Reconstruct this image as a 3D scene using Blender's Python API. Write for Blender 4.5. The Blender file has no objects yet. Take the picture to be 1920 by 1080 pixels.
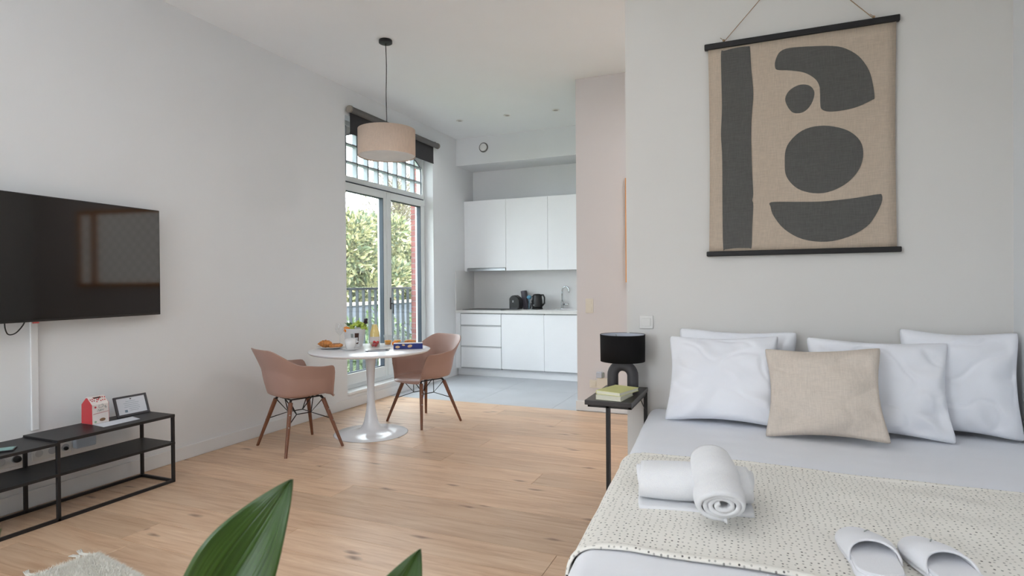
import bpy, bmesh, math, random
from mathutils import Vector, Matrix, noise
random.seed(7)
PI = math.pi
sc = bpy.context.scene
COL = sc.collection

# ------------------------------------------------------------------ camera
CAM = Vector((3.97, 0.0, 1.30))
YAW, PIT, ROL = math.radians(22.8), math.radians(-0.45), 0.008
fw = Vector((-math.sin(YAW)*math.cos(PIT), math.cos(YAW)*math.cos(PIT), math.sin(PIT)))
r0 = Vector((math.cos(YAW), math.sin(YAW), 0)); u0 = r0.cross(fw)
R_ = math.cos(ROL)*r0 - math.sin(ROL)*u0
U_ = math.sin(ROL)*r0 + math.cos(ROL)*u0
cd = bpy.data.cameras.new('camera'); cam = bpy.data.objects.new('camera', cd); COL.objects.link(cam)
m4 = Matrix(((R_.x, U_.x, -fw.x, CAM.x), (R_.y, U_.y, -fw.y, CAM.y), (R_.z, U_.z, -fw.z, CAM.z), (0, 0, 0, 1)))
cam.matrix_world = m4
cd.sensor_width = 36; cd.lens = 36*1095/1920; cd.clip_start = .05; cd.clip_end = 300
cd.dof.use_dof = True; cd.dof.focus_distance = 4.0; cd.dof.aperture_fstop = 6.3
sc.camera = cam

# ------------------------------------------------------------------ world, light, exposure
w = bpy.data.worlds.new('overcast_sky'); sc.world = w; w.use_nodes = True
bg = w.node_tree.nodes['Background']; bg.inputs[0].default_value = (.86, .94, 1.0, 1); bg.inputs[1].default_value = 9.3
def light(name, kind, loc, rot, energy, color, sx=1, sy=1):
    l = bpy.data.lights.new(name, kind); l.energy = energy; l.color = color
    if kind == 'AREA': l.shape = 'RECTANGLE'; l.size = sx; l.size_y = sy
    o = bpy.data.objects.new(name, l); o.location = loc; o.rotation_euler = rot; COL.objects.link(o); return o
sun = light('sun', 'SUN', (0, 0, 20), (0, math.radians(48), math.radians(-18)), 9.0, (1, .95, .86)); sun.data.angle = .05
# unseen soft fill lights added near the ceiling to brighten the room
light('living_fill_light', 'AREA', (2.6, -.9, 3.3), (math.radians(12), 0, 0), 52, (.97, .98, 1), 3.5, 1.6)
light('bed_area_fill_light', 'AREA', (2.5, 1.7, 3.33), (0, 0, 0), 9, (.95, .98, 1), 2.4, 2.0)
# warm lamp of the corridor beside the kitchen, hidden by the bed wall
light('corridor_ceiling_lamp', 'AREA', (3.9, 4.7, 3.2), (0, 0, 0), 18, (1, .93, .87), .5, .5)
sc.view_settings.view_transform = 'Standard'; sc.view_settings.look = 'None'
sc.view_settings.gamma = 1; sc.view_settings.use_curve_mapping = False
sc.view_settings.exposure = 0.0

# ------------------------------------------------------------------ materials
def lin(c):
    return tuple((v/255/12.92 if v/255 <= .04045 else ((v/255+.055)/1.055)**2.4) for v in c)
MATS = {}
def nt(name):
    m = bpy.data.materials.new(name); m.use_nodes = True; MATS[name] = m
    N = m.node_tree.nodes; L = m.node_tree.links
    return m, N, L, N['Principled BSDF']
def M(name, col, rough=.5, metal=0, spec=.5, var=.04, vs=6, bump=0, bs=300, coat=0, sheen=0, sss=0, stretch=None):
    """plain procedural material: base colour with slight noise variation and fine relief"""
    m, N, L, b = nt(name)
    c = lin(col)
    tc = N.new('ShaderNodeTexCoord'); mp = N.new('ShaderNodeMapping')
    if stretch: mp.inputs['Scale'].default_value = stretch
    L.new(tc.outputs['Object'], mp.inputs[0])
    nz = N.new('ShaderNodeTexNoise'); nz.inputs['Scale'].default_value = vs; nz.inputs['Detail'].default_value = 4
    L.new(mp.outputs[0], nz.inputs['Vector'])
    rp = N.new('ShaderNodeValToRGB')
    rp.color_ramp.elements[0].position = .3; rp.color_ramp.elements[1].position = .7
    rp.color_ramp.elements[0].color = tuple(max(0, x*(1-var)) for x in c)+(1,)
    rp.color_ramp.elements[1].color = tuple(min(1, x*(1+var)) for x in c)+(1,)
    L.new(nz.outputs['Fac'], rp.inputs[0]); L.new(rp.outputs[0], b.inputs['Base Color'])
    b.inputs['Roughness'].default_value = rough; b.inputs['Metallic'].default_value = metal
    b.inputs['Specular IOR Level'].default_value = spec
    b.inputs['Coat Weight'].default_value = coat; b.inputs['Sheen Weight'].default_value = sheen
    if bump:
        n2 = N.new('ShaderNodeTexNoise'); n2.inputs['Scale'].default_value = bs; n2.inputs['Detail'].default_value = 3
        bp = N.new('ShaderNodeBump'); bp.inputs['Strength'].default_value = bump; bp.inputs['Distance'].default_value = .002
        L.new(mp.outputs[0], n2.inputs['Vector']); L.new(n2.outputs['Fac'], bp.inputs['Height']); L.new(bp.outputs[0], b.inputs['Normal'])
    return m
def weave(name, col, var=.12, rough=.9, sc_=260, bump=.5):
    m, N, L, b = nt(name); c = lin(col)
    tc = N.new('ShaderNodeTexCoord')
    fac = None
    outs = []
    for st in ((1, .08, .08), (.08, 1, 1)):
        mp = N.new('ShaderNodeMapping'); mp.inputs['Scale'].default_value = st
        n = N.new('ShaderNodeTexNoise'); n.inputs['Scale'].default_value = sc_; n.inputs['Detail'].default_value = 2
        L.new(tc.outputs['Object'], mp.inputs[0]); L.new(mp.outputs[0], n.inputs['Vector']); outs.append(n)
    ad = N.new('ShaderNodeMath'); ad.operation = 'ADD'; L.new(outs[0].outputs['Fac'], ad.inputs[0]); L.new(outs[1].outputs['Fac'], ad.inputs[1])
    hf = N.new('ShaderNodeMath'); hf.operation = 'MULTIPLY'; hf.inputs[1].default_value = .5; L.new(ad.outputs[0], hf.inputs[0])
    rp = N.new('ShaderNodeValToRGB'); rp.color_ramp.elements[0].position = .35; rp.color_ramp.elements[1].position = .65
    rp.color_ramp.elements[0].color = tuple(x*(1-var) for x in c)+(1,); rp.color_ramp.elements[1].color = tuple(min(1, x*(1+var)) for x in c)+(1,)
    L.new(hf.outputs[0], rp.inputs[0]); L.new(rp.outputs[0], b.inputs['Base Color'])
    bp = N.new('ShaderNodeBump'); bp.inputs['Strength'].default_value = bump; bp.inputs['Distance'].default_value = .001
    L.new(hf.outputs[0], bp.inputs['Height']); L.new(bp.outputs[0], b.inputs['Normal'])
    b.inputs['Roughness'].default_value = rough; b.inputs['Specular IOR Level'].default_value = .2
    return m
def glass(name, tint=(1, 1, 1), gloss=.06):
    m, N, L, b = nt(name); N.remove(b)
    t = N.new('ShaderNodeBsdfTransparent'); t.inputs[0].default_value = tint+(1,)
    g = N.new('ShaderNodeBsdfGlossy'); g.inputs['Roughness'].default_value = .02
    f = N.new('ShaderNodeLayerWeight'); f.inputs[0].default_value = .5
    p4 = N.new('ShaderNodeMath'); p4.operation = 'POWER'; p4.inputs[1].default_value = 4; L.new(f.outputs['Facing'], p4.inputs[0])
    ma = N.new('ShaderNodeMath'); ma.operation = 'MULTIPLY_ADD'; ma.inputs[1].default_value = .6; ma.inputs[2].default_value = gloss; L.new(p4.outputs[0], ma.inputs[0])
    mx = N.new('ShaderNodeMixShader'); L.new(ma.outputs[0], mx.inputs[0])
    L.new(t.outputs[0], mx.inputs[1]); L.new(g.outputs[0], mx.inputs[2]); L.new(mx.outputs[0], N['Material Output'].inputs[0])
    return m

wall_m = M('wall_paint', (233, 235, 237), .9, spec=.2, var=.01, vs=2, bump=.08, bs=120)
ceil_m = M('ceiling_paint', (244, 246, 248), .95, spec=.1, var=.01, vs=2)
warmlit_m = M('warm_lit_wall_paint', (221, 216, 216), .9, spec=.2, var=.01, vs=2, bump=.08, bs=120)  # warm bounce light on the partition tinted into its paint
base_m = M('baseboard_paint', (232, 233, 234), .5, spec=.4, var=.01)
cab_m = M('cabinet_lacquer', (245, 247, 250), .35, spec=.4, var=.005)
gap_m = M('cabinet_carcass', (190, 192, 195), .6, var=.02)
top_m = M('worktop_laminate', (222, 222, 220), .4, var=.03, vs=30)
splash_m = M('splashback_panel', (226, 226, 226), .45, var=.02, vs=3)
tile_m = M('grey_floor_tile', (186, 189, 194), .35, var=.05, vs=3, bump=.1, bs=90)
grout_m = M('grout', (160, 162, 165), .9)
upvc_m = M('window_profile', (228, 233, 234), .4, spec=.5, var=.01)
muntin_m = M('muntin_grey', (162, 170, 175), .6)
gasket_m = M('window_gasket', (52, 62, 74), .6)
blind_m = weave('blind_fabric', (66, 66, 68), .06)
roller_m = M('roller_fabric', (104, 102, 101), .8)
endcap_m = M('roller_end_cap', (150, 143, 134), .6)
brick_m = M('red_brick', (132, 78, 74), .9, var=.25, vs=12, bump=.4, bs=60)
mortar_m = M('mortar', (128, 122, 118), .95, var=.06)
black_m = M('black_steel', (30, 29, 31), .45, spec=.4, var=.05)
blackp_m = M('black_plastic', (22, 22, 24), .35, spec=.5, var=.05)
tvscreen_m = M('tv_screen', (13, 13, 14), .06, spec=.5, var=.0)
chrome_m = M('chrome', (205, 208, 212), .12, metal=1, var=.02)
steel_m = M('brushed_steel', (170, 172, 175), .35, metal=1, var=.06)
shell_m = M('rose_brown_plastic', (174, 141, 130), .42, spec=.45, var=.015)
walnut_m = M('walnut_leg', (116, 72, 50), .4, var=.3, vs=30, stretch=(8, 8, .6))
tulip_m = M('white_lacquer', (226, 228, 233), .18, spec=.6, var=.01)
marble_m = M('white_table_top', (238, 238, 242), .25, spec=.5, var=.02, vs=3)
shade_m = weave('linen_shade', (208, 187, 170), .07)
opal_m = M('opal_diffuser', (232, 230, 230), .7)
wsock_m = M('white_switch_plastic', (232, 231, 228), .4, var=.01)
csock_m = M('cream_switch_plastic', (226, 219, 205), .4, var=.01)
linen_m = weave('tapestry_linen', (197, 181, 164), .1)
ink_m = weave('tapestry_dark_print', (98, 97, 95), .14)
rope_m = M('jute_cord', (166, 140, 112), .9, var=.2, vs=80)
sheet_m = M('bed_linen', (246, 248, 255), .9, spec=.15, var=.01, vs=3, bump=.25, bs=500, sheen=.1)
cushion_m = weave('beige_cushion_linen', (220, 208, 196), .07)
towel_m = M('terry_cloth', (250, 251, 255), .95, spec=.1, var=.015, vs=60, bump=1.0, bs=450, sheen=.3)
bedbase_m = weave('bed_base_fabric', (205, 205, 210), .08)
slip_m = M('slipper_fabric', (248, 249, 255), .95, spec=.1, var=.01, bump=.7, bs=600, sheen=.3)
lampshade_m = weave('black_lampshade', (24, 23, 24), .1)
lampin_m = M('lampshade_lining', (205, 210, 222), .8)
ceram_m = M('charcoal_ceramic', (74, 72, 75), .6, var=.05, bump=.3, bs=150)
nightwood_m = M('black_stained_wood', (48, 45, 46), .35, var=.3, vs=20, stretch=(.5, 6, 1))
paper_m = M('book_pages', (232, 230, 214), .9, var=.04, vs=60, stretch=(1, 1, 12))
ycov_m = M('yellow_green_cover', (224, 222, 150), .5, var=.04)
wcov_m = M('cream_cover', (228, 228, 206), .5, var=.03)
orangew_m = M('orange_wood', (232, 152, 58), .5, var=.12, vs=20, stretch=(1, 1, .2))
soil_m = M('soil', (60, 45, 35), 1)
pot_m = M('pot_glaze', (215, 212, 206), .5)
rug_m = M('wool_rug', (236, 233, 224), 1, spec=.05, var=.06, vs=50, bump=1, bs=200, sheen=.3)
grass_m = M('lawn', (84, 98, 58), 1, var=.3, vs=3)
gwall_m = M('garden_wall_render', (74, 80, 90), .9, var=.1, vs=4)
rail_m = M('railing_paint', (50, 56, 64), .5)
bark_m = M('bark', (70, 62, 54), 1, var=.2)
twig_m = M('pale_twigs', (122, 114, 100), 1, var=.2)
porc_m = M('white_porcelain', (238, 238, 238), .2, spec=.5)
crois_m = M('baked_pastry', (196, 128, 66), .5, var=.35, vs=40, bump=.5, bs=80)
choc_m = M('chocolate', (64, 36, 26), .4, var=.2)
grape_m = M('green_grape', (170, 192, 78), .25, var=.1)
dgrape_m = M('dark_grape', (48, 28, 44), .25, var=.1)
orange_m = M('orange_peel', (236, 138, 38), .45, var=.08, bump=.4, bs=200)
leafg_m = M('fruit_leaf', (70, 110, 50), .6)
berry_m = M('strawberry_red', (196, 28, 28), .35, var=.15, vs=50, bump=.4, bs=150)
juice_m = M('yellow_juice', (252, 222, 138), .3)
ojuice_m = M('orange_juice', (255, 176, 48), .3)
bluebox_m = M('blue_carton', (34, 48, 118), .4)
cookie_m = M('biscuit_print', (222, 186, 140), .6)
red_m = M('red_carton', (206, 66, 72), .5)
bagw_m = M('white_carton', (232, 224, 220), .5)
pgrey_m = M('grey_print', (150, 158, 155), .6)
pred_m = M('red_print', (180, 50, 60), .6)
pbrown_m = M('brown_print', (128, 96, 66), .6)
pgreen_m = M('green_print', (150, 178, 150), .6)
dgrey_m = M('dark_grey_frame', (66, 66, 72), .45)
sheetp_m = M('printed_paper', (222, 226, 234), .7, var=.01)
pblue_m = M('blue_grey_print', (120, 140, 158), .6)
screen_m = M('teal_phone_screen', (120, 170, 168), .2)
bluep_m = M('blue_plastic', (110, 170, 200), .4)
nap_m = M('navy_napkin', (52, 60, 78), .8)
glass_m = glass('window_glass', (.97, .985, .98))
tglass_m = glass('table_glass', (.95, .96, .97))

def oak():
    m, N, L, b = nt('oak_plank')
    tc = N.new('ShaderNodeTexCoord'); oi = N.new('ShaderNodeObjectInfo')
    off = N.new('ShaderNodeVectorMath'); off.operation = 'SCALE'
    cmb = N.new('ShaderNodeCombineXYZ')
    for i, k in enumerate((37., 19., 53.)):
        mu = N.new('ShaderNodeMath'); mu.operation = 'MULTIPLY'; mu.inputs[1].default_value = k
        L.new(oi.outputs['Random'], mu.inputs[0]); L.new(mu.outputs[0], cmb.inputs[i])
    add = N.new('ShaderNodeVectorMath'); add.operation = 'ADD'
    L.new(tc.outputs['Object'], add.inputs[0]); L.new(cmb.outputs[0], add.inputs[1])
    mp = N.new('ShaderNodeMapping'); mp.inputs['Scale'].default_value = (1.3, 14, 14); L.new(add.outputs[0], mp.inputs[0])
    g = N.new('ShaderNodeTexNoise'); g.inputs['Scale'].default_value = 1.8; g.inputs['Detail'].default_value = 7; g.inputs['Roughness'].default_value = .62
    g.inputs['Distortion'].default_value = .6
    L.new(mp.outputs[0], g.inputs['Vector'])
    rp = N.new('ShaderNodeValToRGB'); e = rp.color_ramp.elements
    e[0].position = .28; e[0].color = lin((192, 152, 121))+(1,); e[1].position = .72; e[1].color = lin((228, 199, 170))+(1,)
    k = e.new(.5); k.color = lin((214, 180, 149))+(1,)
    L.new(g.outputs['Fac'], rp.inputs[0])
    # plank to plank tone
    hs = N.new('ShaderNodeHueSaturation'); mr = N.new('ShaderNodeMapRange'); mr.inputs['To Min'].default_value = .86; mr.inputs['To Max'].default_value = 1.07
    L.new(oi.outputs['Random'], mr.inputs['Value']); L.new(mr.outputs[0], hs.inputs['Value']); L.new(rp.outputs[0], hs.inputs['Color'])
    # knots
    mk = N.new('ShaderNodeMapping'); mk.inputs['Scale'].default_value = (1.5, 5.0, 1); L.new(add.outputs[0], mk.inputs[0])
    nk = N.new('ShaderNodeTexNoise'); nk.inputs['Scale'].default_value = 5; L.new(mk.outputs[0], nk.inputs['Vector'])
    mxv = N.new('ShaderNodeMixRGB'); mxv.inputs[0].default_value = .12; L.new(mk.outputs[0], mxv.inputs[1]); L.new(nk.outputs['Color'], mxv.inputs[2])
    v = N.new('ShaderNodeTexVoronoi'); v.voronoi_dimensions = '2D'; v.inputs['Scale'].default_value = 1.15; L.new(mxv.outputs[0], v.inputs['Vector'])
    kr = N.new('ShaderNodeValToRGB'); kr.color_ramp.elements[0].position = .02; kr.color_ramp.elements[0].color = (1, 1, 1, 1)
    kr.color_ramp.elements[1].position = .10; kr.color_ramp.elements[1].color = (0, 0, 0, 1)
    L.new(v.outputs['Distance'], kr.inputs[0])
    sel = N.new('ShaderNodeSeparateColor'); L.new(v.outputs['Color'], sel.inputs[0])
    gt = N.new('ShaderNodeMath'); gt.operation = 'GREATER_THAN'; gt.inputs[1].default_value = .62; L.new(sel.outputs[0], gt.inputs[0])
    mm = N.new('ShaderNodeMath'); mm.operation = 'MULTIPLY'; L.new(kr.outputs[0], mm.inputs[0]); L.new(gt.outputs[0], mm.inputs[1])
    m2 = N.new('ShaderNodeMath'); m2.operation = 'MULTIPLY'; m2.inputs[1].default_value = .75; L.new(mm.outputs[0], m2.inputs[0])
    mx = N.new('ShaderNodeMixRGB'); mx.inputs[2].default_value = lin((112, 76, 58))+(1,)
    L.new(m2.outputs[0], mx.inputs[0]); L.new(hs.outputs[0], mx.inputs[1]); L.new(mx.outputs[0], b.inputs['Base Color'])
    rr = N.new('ShaderNodeMapRange'); rr.inputs['To Min'].default_value = .30; rr.inputs['To Max'].default_value = .44
    L.new(g.outputs['Fac'], rr.inputs['Value']); L.new(rr.outputs[0], b.inputs['Roughness'])
    bp = N.new('ShaderNodeBump'); bp.inputs['Strength'].default_value = .15; bp.inputs['Distance'].default_value = .001
    L.new(g.outputs['Fac'], bp.inputs['Height']); L.new(bp.outputs[0], b.inputs['Normal'])
    b.inputs['Specular IOR Level'].default_value = .45
    return m
oak_m = oak()
sub_m = M('plank_joint', (130, 96, 72), .9)

def dotted():
    m, N, L, b = nt('dotted_cotton')
    uv = N.new('ShaderNodeTexCoord'); mp = N.new('ShaderNodeMapping'); mp.inputs['Scale'].default_value = (52, 52, 1)
    L.new(uv.outputs['UV'], mp.inputs[0])
    v = N.new('ShaderNodeTexVoronoi'); v.voronoi_dimensions = '2D'; v.inputs['Scale'].default_value = 1; v.inputs['Randomness'].default_value = .5
    L.new(mp.outputs[0], v.inputs['Vector'])
    se = N.new('ShaderNodeSeparateColor'); L.new(v.outputs['Color'], se.inputs[0])
    lt = N.new('ShaderNodeMath'); lt.operation = 'LESS_THAN'; lt.inputs[1].default_value = .16; L.new(v.outputs['Distance'], lt.inputs[0])
    mr = N.new('ShaderNodeMapRange'); mr.inputs['From Min'].default_value = .2; mr.inputs['To Min'].default_value = .42; mr.inputs['To Max'].default_value = .95
    pw = N.new('ShaderNodeMath'); pw.operation = 'POWER'; pw.inputs[1].default_value = 2.2; L.new(se.outputs[0], pw.inputs[0]); L.new(pw.outputs[0], mr.inputs['Value'])
    mu = N.new('ShaderNodeMath'); mu.operation = 'MULTIPLY'; L.new(lt.outputs[0], mu.inputs[0]); L.new(mr.outputs[0], mu.inputs[1])
    mx = N.new('ShaderNodeMixRGB'); mx.inputs[1].default_value = lin((249, 246, 239))+(1,); mx.inputs[2].default_value = lin((36, 33, 32))+(1,)
    L.new(mu.outputs[0], mx.inputs[0]); L.new(mx.outputs[0], b.inputs['Base Color'])
    mq = N.new('ShaderNodeMapping'); mq.inputs['Scale'].default_value = (40, 260, 1); L.new(uv.outputs['UV'], mq.inputs[0])
    n = N.new('ShaderNodeTexNoise'); n.inputs['Scale'].default_value = 1; L.new(mq.outputs[0], n.inputs['Vector'])
    bp = N.new('ShaderNodeBump'); bp.inputs['Strength'].default_value = .6; bp.inputs['Distance'].default_value = .003
    L.new(n.outputs['Fac'], bp.inputs['Height']); L.new(bp.outputs[0], b.inputs['Normal'])
    b.inputs['Roughness'].default_value = .95; b.inputs['Specular IOR Level'].default_value = .1
    return m
dot_m = dotted()

def leafmat(name, cols, rough=.5, trans=.25):
    m, N, L, b = nt(name)
    g = N.new('ShaderNodeNewGeometry'); rp = N.new('ShaderNodeValToRGB'); e = rp.color_ramp.elements
    e[0].position = 0; e[0].color = lin(cols[0])+(1,); e[1].position = 1; e[1].color = lin(cols[-1])+(1,)
    for i, c in enumerate(cols[1:-1]):
        k = e.new((i+1)/(len(cols)-1)); k.color = lin(c)+(1,)
    L.new(g.outputs['Random Per Island'], rp.inputs[0]); L.new(rp.outputs[0], b.inputs['Base Color'])
    b.inputs['Roughness'].default_value = rough
    t = N.new('ShaderNodeBsdfTranslucent'); L.new(rp.outputs[0], t.inputs[0])
    mx = N.new('ShaderNodeMixShader'); mx.inputs[0].default_value = trans
    L.new(b.outputs[0], mx.inputs[1]); L.new(t.outputs[0], mx.inputs[2]); L.new(mx.outputs[0], N['Material Output'].inputs[0])
    return m
hedge_m = leafmat('hedge_leaves', [(74, 88, 68), (104, 114, 82), (146, 146, 106), (182, 174, 136)])
flower_m = leafmat('shrub_leaves', [(44, 66, 36), (82, 104, 56), (140, 146, 128)])
airy_m = leafmat('sparse_leaves', [(96, 98, 66), (130, 130, 92), (150, 140, 104)])

def planty():
    m, N, L, b = nt('plant_leaf')
    uv = N.new('ShaderNodeTexCoord'); sp = N.new('ShaderNodeSeparateXYZ'); L.new(uv.outputs['UV'], sp.inputs[0])
    mp = N.new('ShaderNodeMapping'); mp.inputs['Scale'].default_value = (26, 1.2, 1); L.new(uv.outputs['UV'], mp.inputs[0])
    n = N.new('ShaderNodeTexNoise'); n.inputs['Scale'].default_value = 1; n.inputs['Detail'].default_value = 3; L.new(mp.outputs[0], n.inputs['Vector'])
    rp = N.new('ShaderNodeValToRGB'); e = rp.color_ramp.elements
    e[0].position = .3; e[0].color = lin((30, 58, 12))+(1,); e[1].position = .72; e[1].color = lin((62, 98, 30))+(1,)
    L.new(n.outputs['Fac'], rp.inputs[0]); L.new(rp.outputs[0], b.inputs['Base Color'])
    bp = N.new('ShaderNodeBump'); bp.inputs['Strength'].default_value = .5; bp.inputs['Distance'].default_value = .004
    L.new(n.outputs['Fac'], bp.inputs['Height']); L.new(bp.outputs[0], b.inputs['Normal'])
    b.inputs['Roughness'].default_value = .32; b.inputs['Specular IOR Level'].default_value = .5
    return m
planty_m = planty()

def quilted():
    m, N, L, b = nt('quilted_window_pane')
    tc = N.new('ShaderNodeTexCoord'); mp = N.new('ShaderNodeMapping'); mp.inputs['Rotation'].default_value = (0, PI/4, 0); mp.inputs['Scale'].default_value = (9, 9, 9)
    L.new(tc.outputs['Object'], mp.inputs[0])
    v = N.new('ShaderNodeTexVoronoi'); v.inputs['Randomness'].default_value = 0; v.inputs['Scale'].default_value = 1; L.new(mp.outputs[0], v.inputs['Vector'])
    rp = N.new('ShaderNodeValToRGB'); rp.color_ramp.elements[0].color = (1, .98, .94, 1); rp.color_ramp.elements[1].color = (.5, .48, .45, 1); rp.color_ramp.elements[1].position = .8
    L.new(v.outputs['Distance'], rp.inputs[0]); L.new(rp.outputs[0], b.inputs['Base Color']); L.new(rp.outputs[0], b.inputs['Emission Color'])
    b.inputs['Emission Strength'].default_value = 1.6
    return m
quilt_m = quilted()

# ------------------------------------------------------------------ mesh helpers
class MB:
    def __init__(s): s.v = []; s.f = []; s.uv = None
    def add(s, vs, fs):
        o = len(s.v); s.v += [tuple(v) for v in vs]; s.f += [tuple(i+o for i in f) for f in fs]; return s
    def box(s, x0, x1, y0, y1, z0, z1, rot=0, c=None):
        vs = [(x, y, z) for z in (z0, z1) for y in (y0, y1) for x in (x0, x1)]
        if rot:
            cx, cy = c if c else ((x0+x1)/2, (y0+y1)/2); ca, sa = math.cos(rot), math.sin(rot)
            vs = [(cx+(x-cx)*ca-(y-cy)*sa, cy+(x-cx)*sa+(y-cy)*ca, z) for x, y, z in vs]
        return s.add(vs, [(0, 2, 3, 1), (4, 5, 7, 6), (0, 1, 5, 4), (2, 6, 7, 3), (0, 4, 6, 2), (1, 3, 7, 5)])
    def tube(s, pts, r, seg=10, close=False, caps=True):
        pts = [Vector(p) for p in pts]; n = len(pts)
        rs = r if isinstance(r, (list, tuple)) else [r]*n
        o = len(s.v); prev = None
        for i, p in enumerate(pts):
            a = pts[(i-1) % n] if (i or close) else p; b = pts[(i+1) % n] if (i < n-1 or close) else p
            t = (b-a).normalized()
            if prev is None:
                x = t.orthogonal().normalized()
            else:
                x = (prev-t*prev.dot(t)).normalized()
            prev = x; y = t.cross(x)
            for k in range(seg):
                an = 2*PI*k/seg; s.v.append(tuple(p+(x*math.cos(an)+y*math.sin(an))*rs[i]))
        m = n if close else n-1
        for i in range(m):
            for k in range(seg):
                a = o+i*seg+k; b = o+i*seg+(k+1) % seg; c = o+((i+1) % n)*seg+(k+1) % seg; d = o+((i+1) % n)*seg+k
                s.f.append((a, b, c, d))
        if caps and not close:
            s.f.append(tuple(o+k for k in range(seg))[::-1]); s.f.append(tuple(o+(n-1)*seg+k for k in range(seg)))
        return s
    def lathe(s, prof, c=(0, 0, 0), seg=32, cap=True, sx=1, sy=1):
        o = len(s.v)
        for r, z in prof:
            for k in range(seg):
                a = 2*PI*k/seg; s.v.append((c[0]+r*math.cos(a)*sx, c[1]+r*math.sin(a)*sy, c[2]+z))
        for i in range(len(prof)-1):
            for k in range(seg):
                s.f.append((o+i*seg+k, o+i*seg+(k+1) % seg, o+(i+1)*seg+(k+1) % seg, o+(i+1)*seg+k))
        if cap:
            s.f.append(tuple(o+k for k in range(seg))[::-1]); s.f.append(tuple(o+(len(prof)-1)*seg+k for k in range(seg)))
        return s
    def ball(s, c, r, seg=12, rings=8, sc3=(1, 1, 1)):
        prof = [(math.sin(PI*i/rings)*r, -math.cos(PI*i/rings)*r*sc3[2]) for i in range(rings+1)]
        prof[0] = (r*.02, prof[0][1]); prof[-1] = (r*.02, prof[-1][1])
        return s.lathe(prof, c, seg, True, sc3[0], sc3[1])
    def grid(s, fn, nu, nv, uvfn=None, closeu=False):
        o = len(s.v)
        for j in range(nv+1):
            for i in range(nu+1): s.v.append(tuple(fn(i/nu, j/nv)))
        for j in range(nv):
            for i in range(nu):
                a = o+j*(nu+1)+i; s.f.append((a, a+1, a+nu+2, a+nu+1))
        if uvfn:
            if s.uv is None: s.uv = {}
            for j in range(nv+1):
                for i in range(nu+1): s.uv[o+j*(nu+1)+i] = uvfn(i/nu, j/nv)
        return s
    def prism(s, pts2, z0, z1, T=None):
        """polygon in (a,b) extruded along c from z0 to z1; T maps (a,b,c)->xyz"""
        T = T or (lambda a, b, c: (a, b, c)); n = len(pts2)
        vs = [T(a, b, z0) for a, b in pts2]+[T(a, b, z1) for a, b in pts2]
        return s.add(vs, [tuple(range(n))[::-1], tuple(range(n, 2*n))]+[(i, (i+1) % n, n+(i+1) % n, n+i) for i in range(n)])
    def build(s, name, mat, parent=None, world=True, smooth=False, bevel=0, label=None, solid=0, kind=None, weld=0, segs=2, fixn=True):
        me = bpy.data.meshes.new(name)
        vs = s.v
        if parent is not None and world:
            mw = Matrix.Identity(4); q = parent
            while q is not None: mw = Matrix.LocRotScale(q.location, q.rotation_euler, None) @ mw; q = q.parent
            inv = mw.inverted()
            vs = [tuple(inv @ Vector(v)) for v in vs]
        if parent is None and not world: pass
        me.from_pydata(vs, [], s.f)
        if s.uv:
            ul = me.uv_layers.new(name='UVMap')
            for lp in me.loops: ul.data[lp.index].uv = s.uv.get(lp.vertex_index, (0, 0))
        me.materials.append(mat)
        if weld or fixn:
            bm = bmesh.new(); bm.from_mesh(me)
            if weld: bmesh.ops.remove_doubles(bm, verts=bm.verts, dist=weld)
            if fixn: bmesh.ops.recalc_face_normals(bm, faces=bm.faces)
            bm.to_mesh(me); bm.free()
        if smooth: me.polygons.foreach_set('use_smooth', [True]*len(me.polygons))
        me.update()
        o = bpy.data.objects.new(name, me); COL.objects.link(o)
        if parent is not None: o.parent = parent
        if solid:
            md = o.modifiers.new('thickness', 'SOLIDIFY'); md.thickness = solid; md.offset = 0
        if bevel:
            md = o.modifiers.new('soft_edges', 'BEVEL'); md.width = bevel; md.segments = segs; md.limit_method = 'ANGLE'; md.angle_limit = math.radians(40)
            if not smooth:
                md.harden_normals = False
        if label: o['label'] = label
        if kind: o['kind'] = kind
        return o
def autosmooth(o, ang=35):
    me = o.data; me.polygons.foreach_set('use_smooth', [True]*len(me.polygons))
    bm = bmesh.new(); bm.from_mesh(me)
    for e in bm.edges:
        if len(e.link_faces) == 2 and e.calc_face_angle(0) > math.radians(ang): e.smooth = False
    bm.to_mesh(me); bm.free(); return o
def tag(o, label, cat, group=None):
    o['label'] = label; o['category'] = cat
    if group: o['group'] = group
    return o
def thing(name, label, cat, loc=(0, 0, 0), rotz=0, group=None, rot=None):
    o = bpy.data.objects.new(name, None); o.empty_display_size = .05; COL.objects.link(o)
    o.location = loc; o.rotation_euler = rot if rot else (0, 0, rotz); return tag(o, label, cat, group)
def struct(o): o['kind'] = 'structure'; return o
def srecenter(o):
    """give a one-mesh thing its origin at its own base"""
    vs = [v.co.copy() for v in o.data.vertices]
    c = Vector(((min(v.x for v in vs)+max(v.x for v in vs))/2, (min(v.y for v in vs)+max(v.y for v in vs))/2, min(v.z for v in vs)))
    o.data.transform(Matrix.Translation(-c)); o.location = c; return o
def copy_tree(o, parent=None):
    c = o.copy(); COL.objects.link(c); c.parent = parent
    for ch in [x for x in bpy.data.objects if x.parent == o]: copy_tree(ch, c)
    return c
def catmull(P, n=6, closed=True):
    out = []; N_ = len(P)
    for i in range(N_ if closed else N_-1):
        g = lambda k: P[k % N_] if closed else P[max(0, min(N_-1, k))]
        p0, p1, p2, p3 = g(i-1), g(i), g(i+1), g(i+2)
        for t in [j/n for j in range(n)]:
            out.append(tuple(.5*((2*b)+(-a+c)*t+(2*a-5*b+4*c-d)*t*t+(-a+3*b-3*c+d)*t**3) for a, b, c, d in zip(p0, p1, p2, p3)))
    if not closed: out.append(tuple(P[-1]))
    return out
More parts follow.
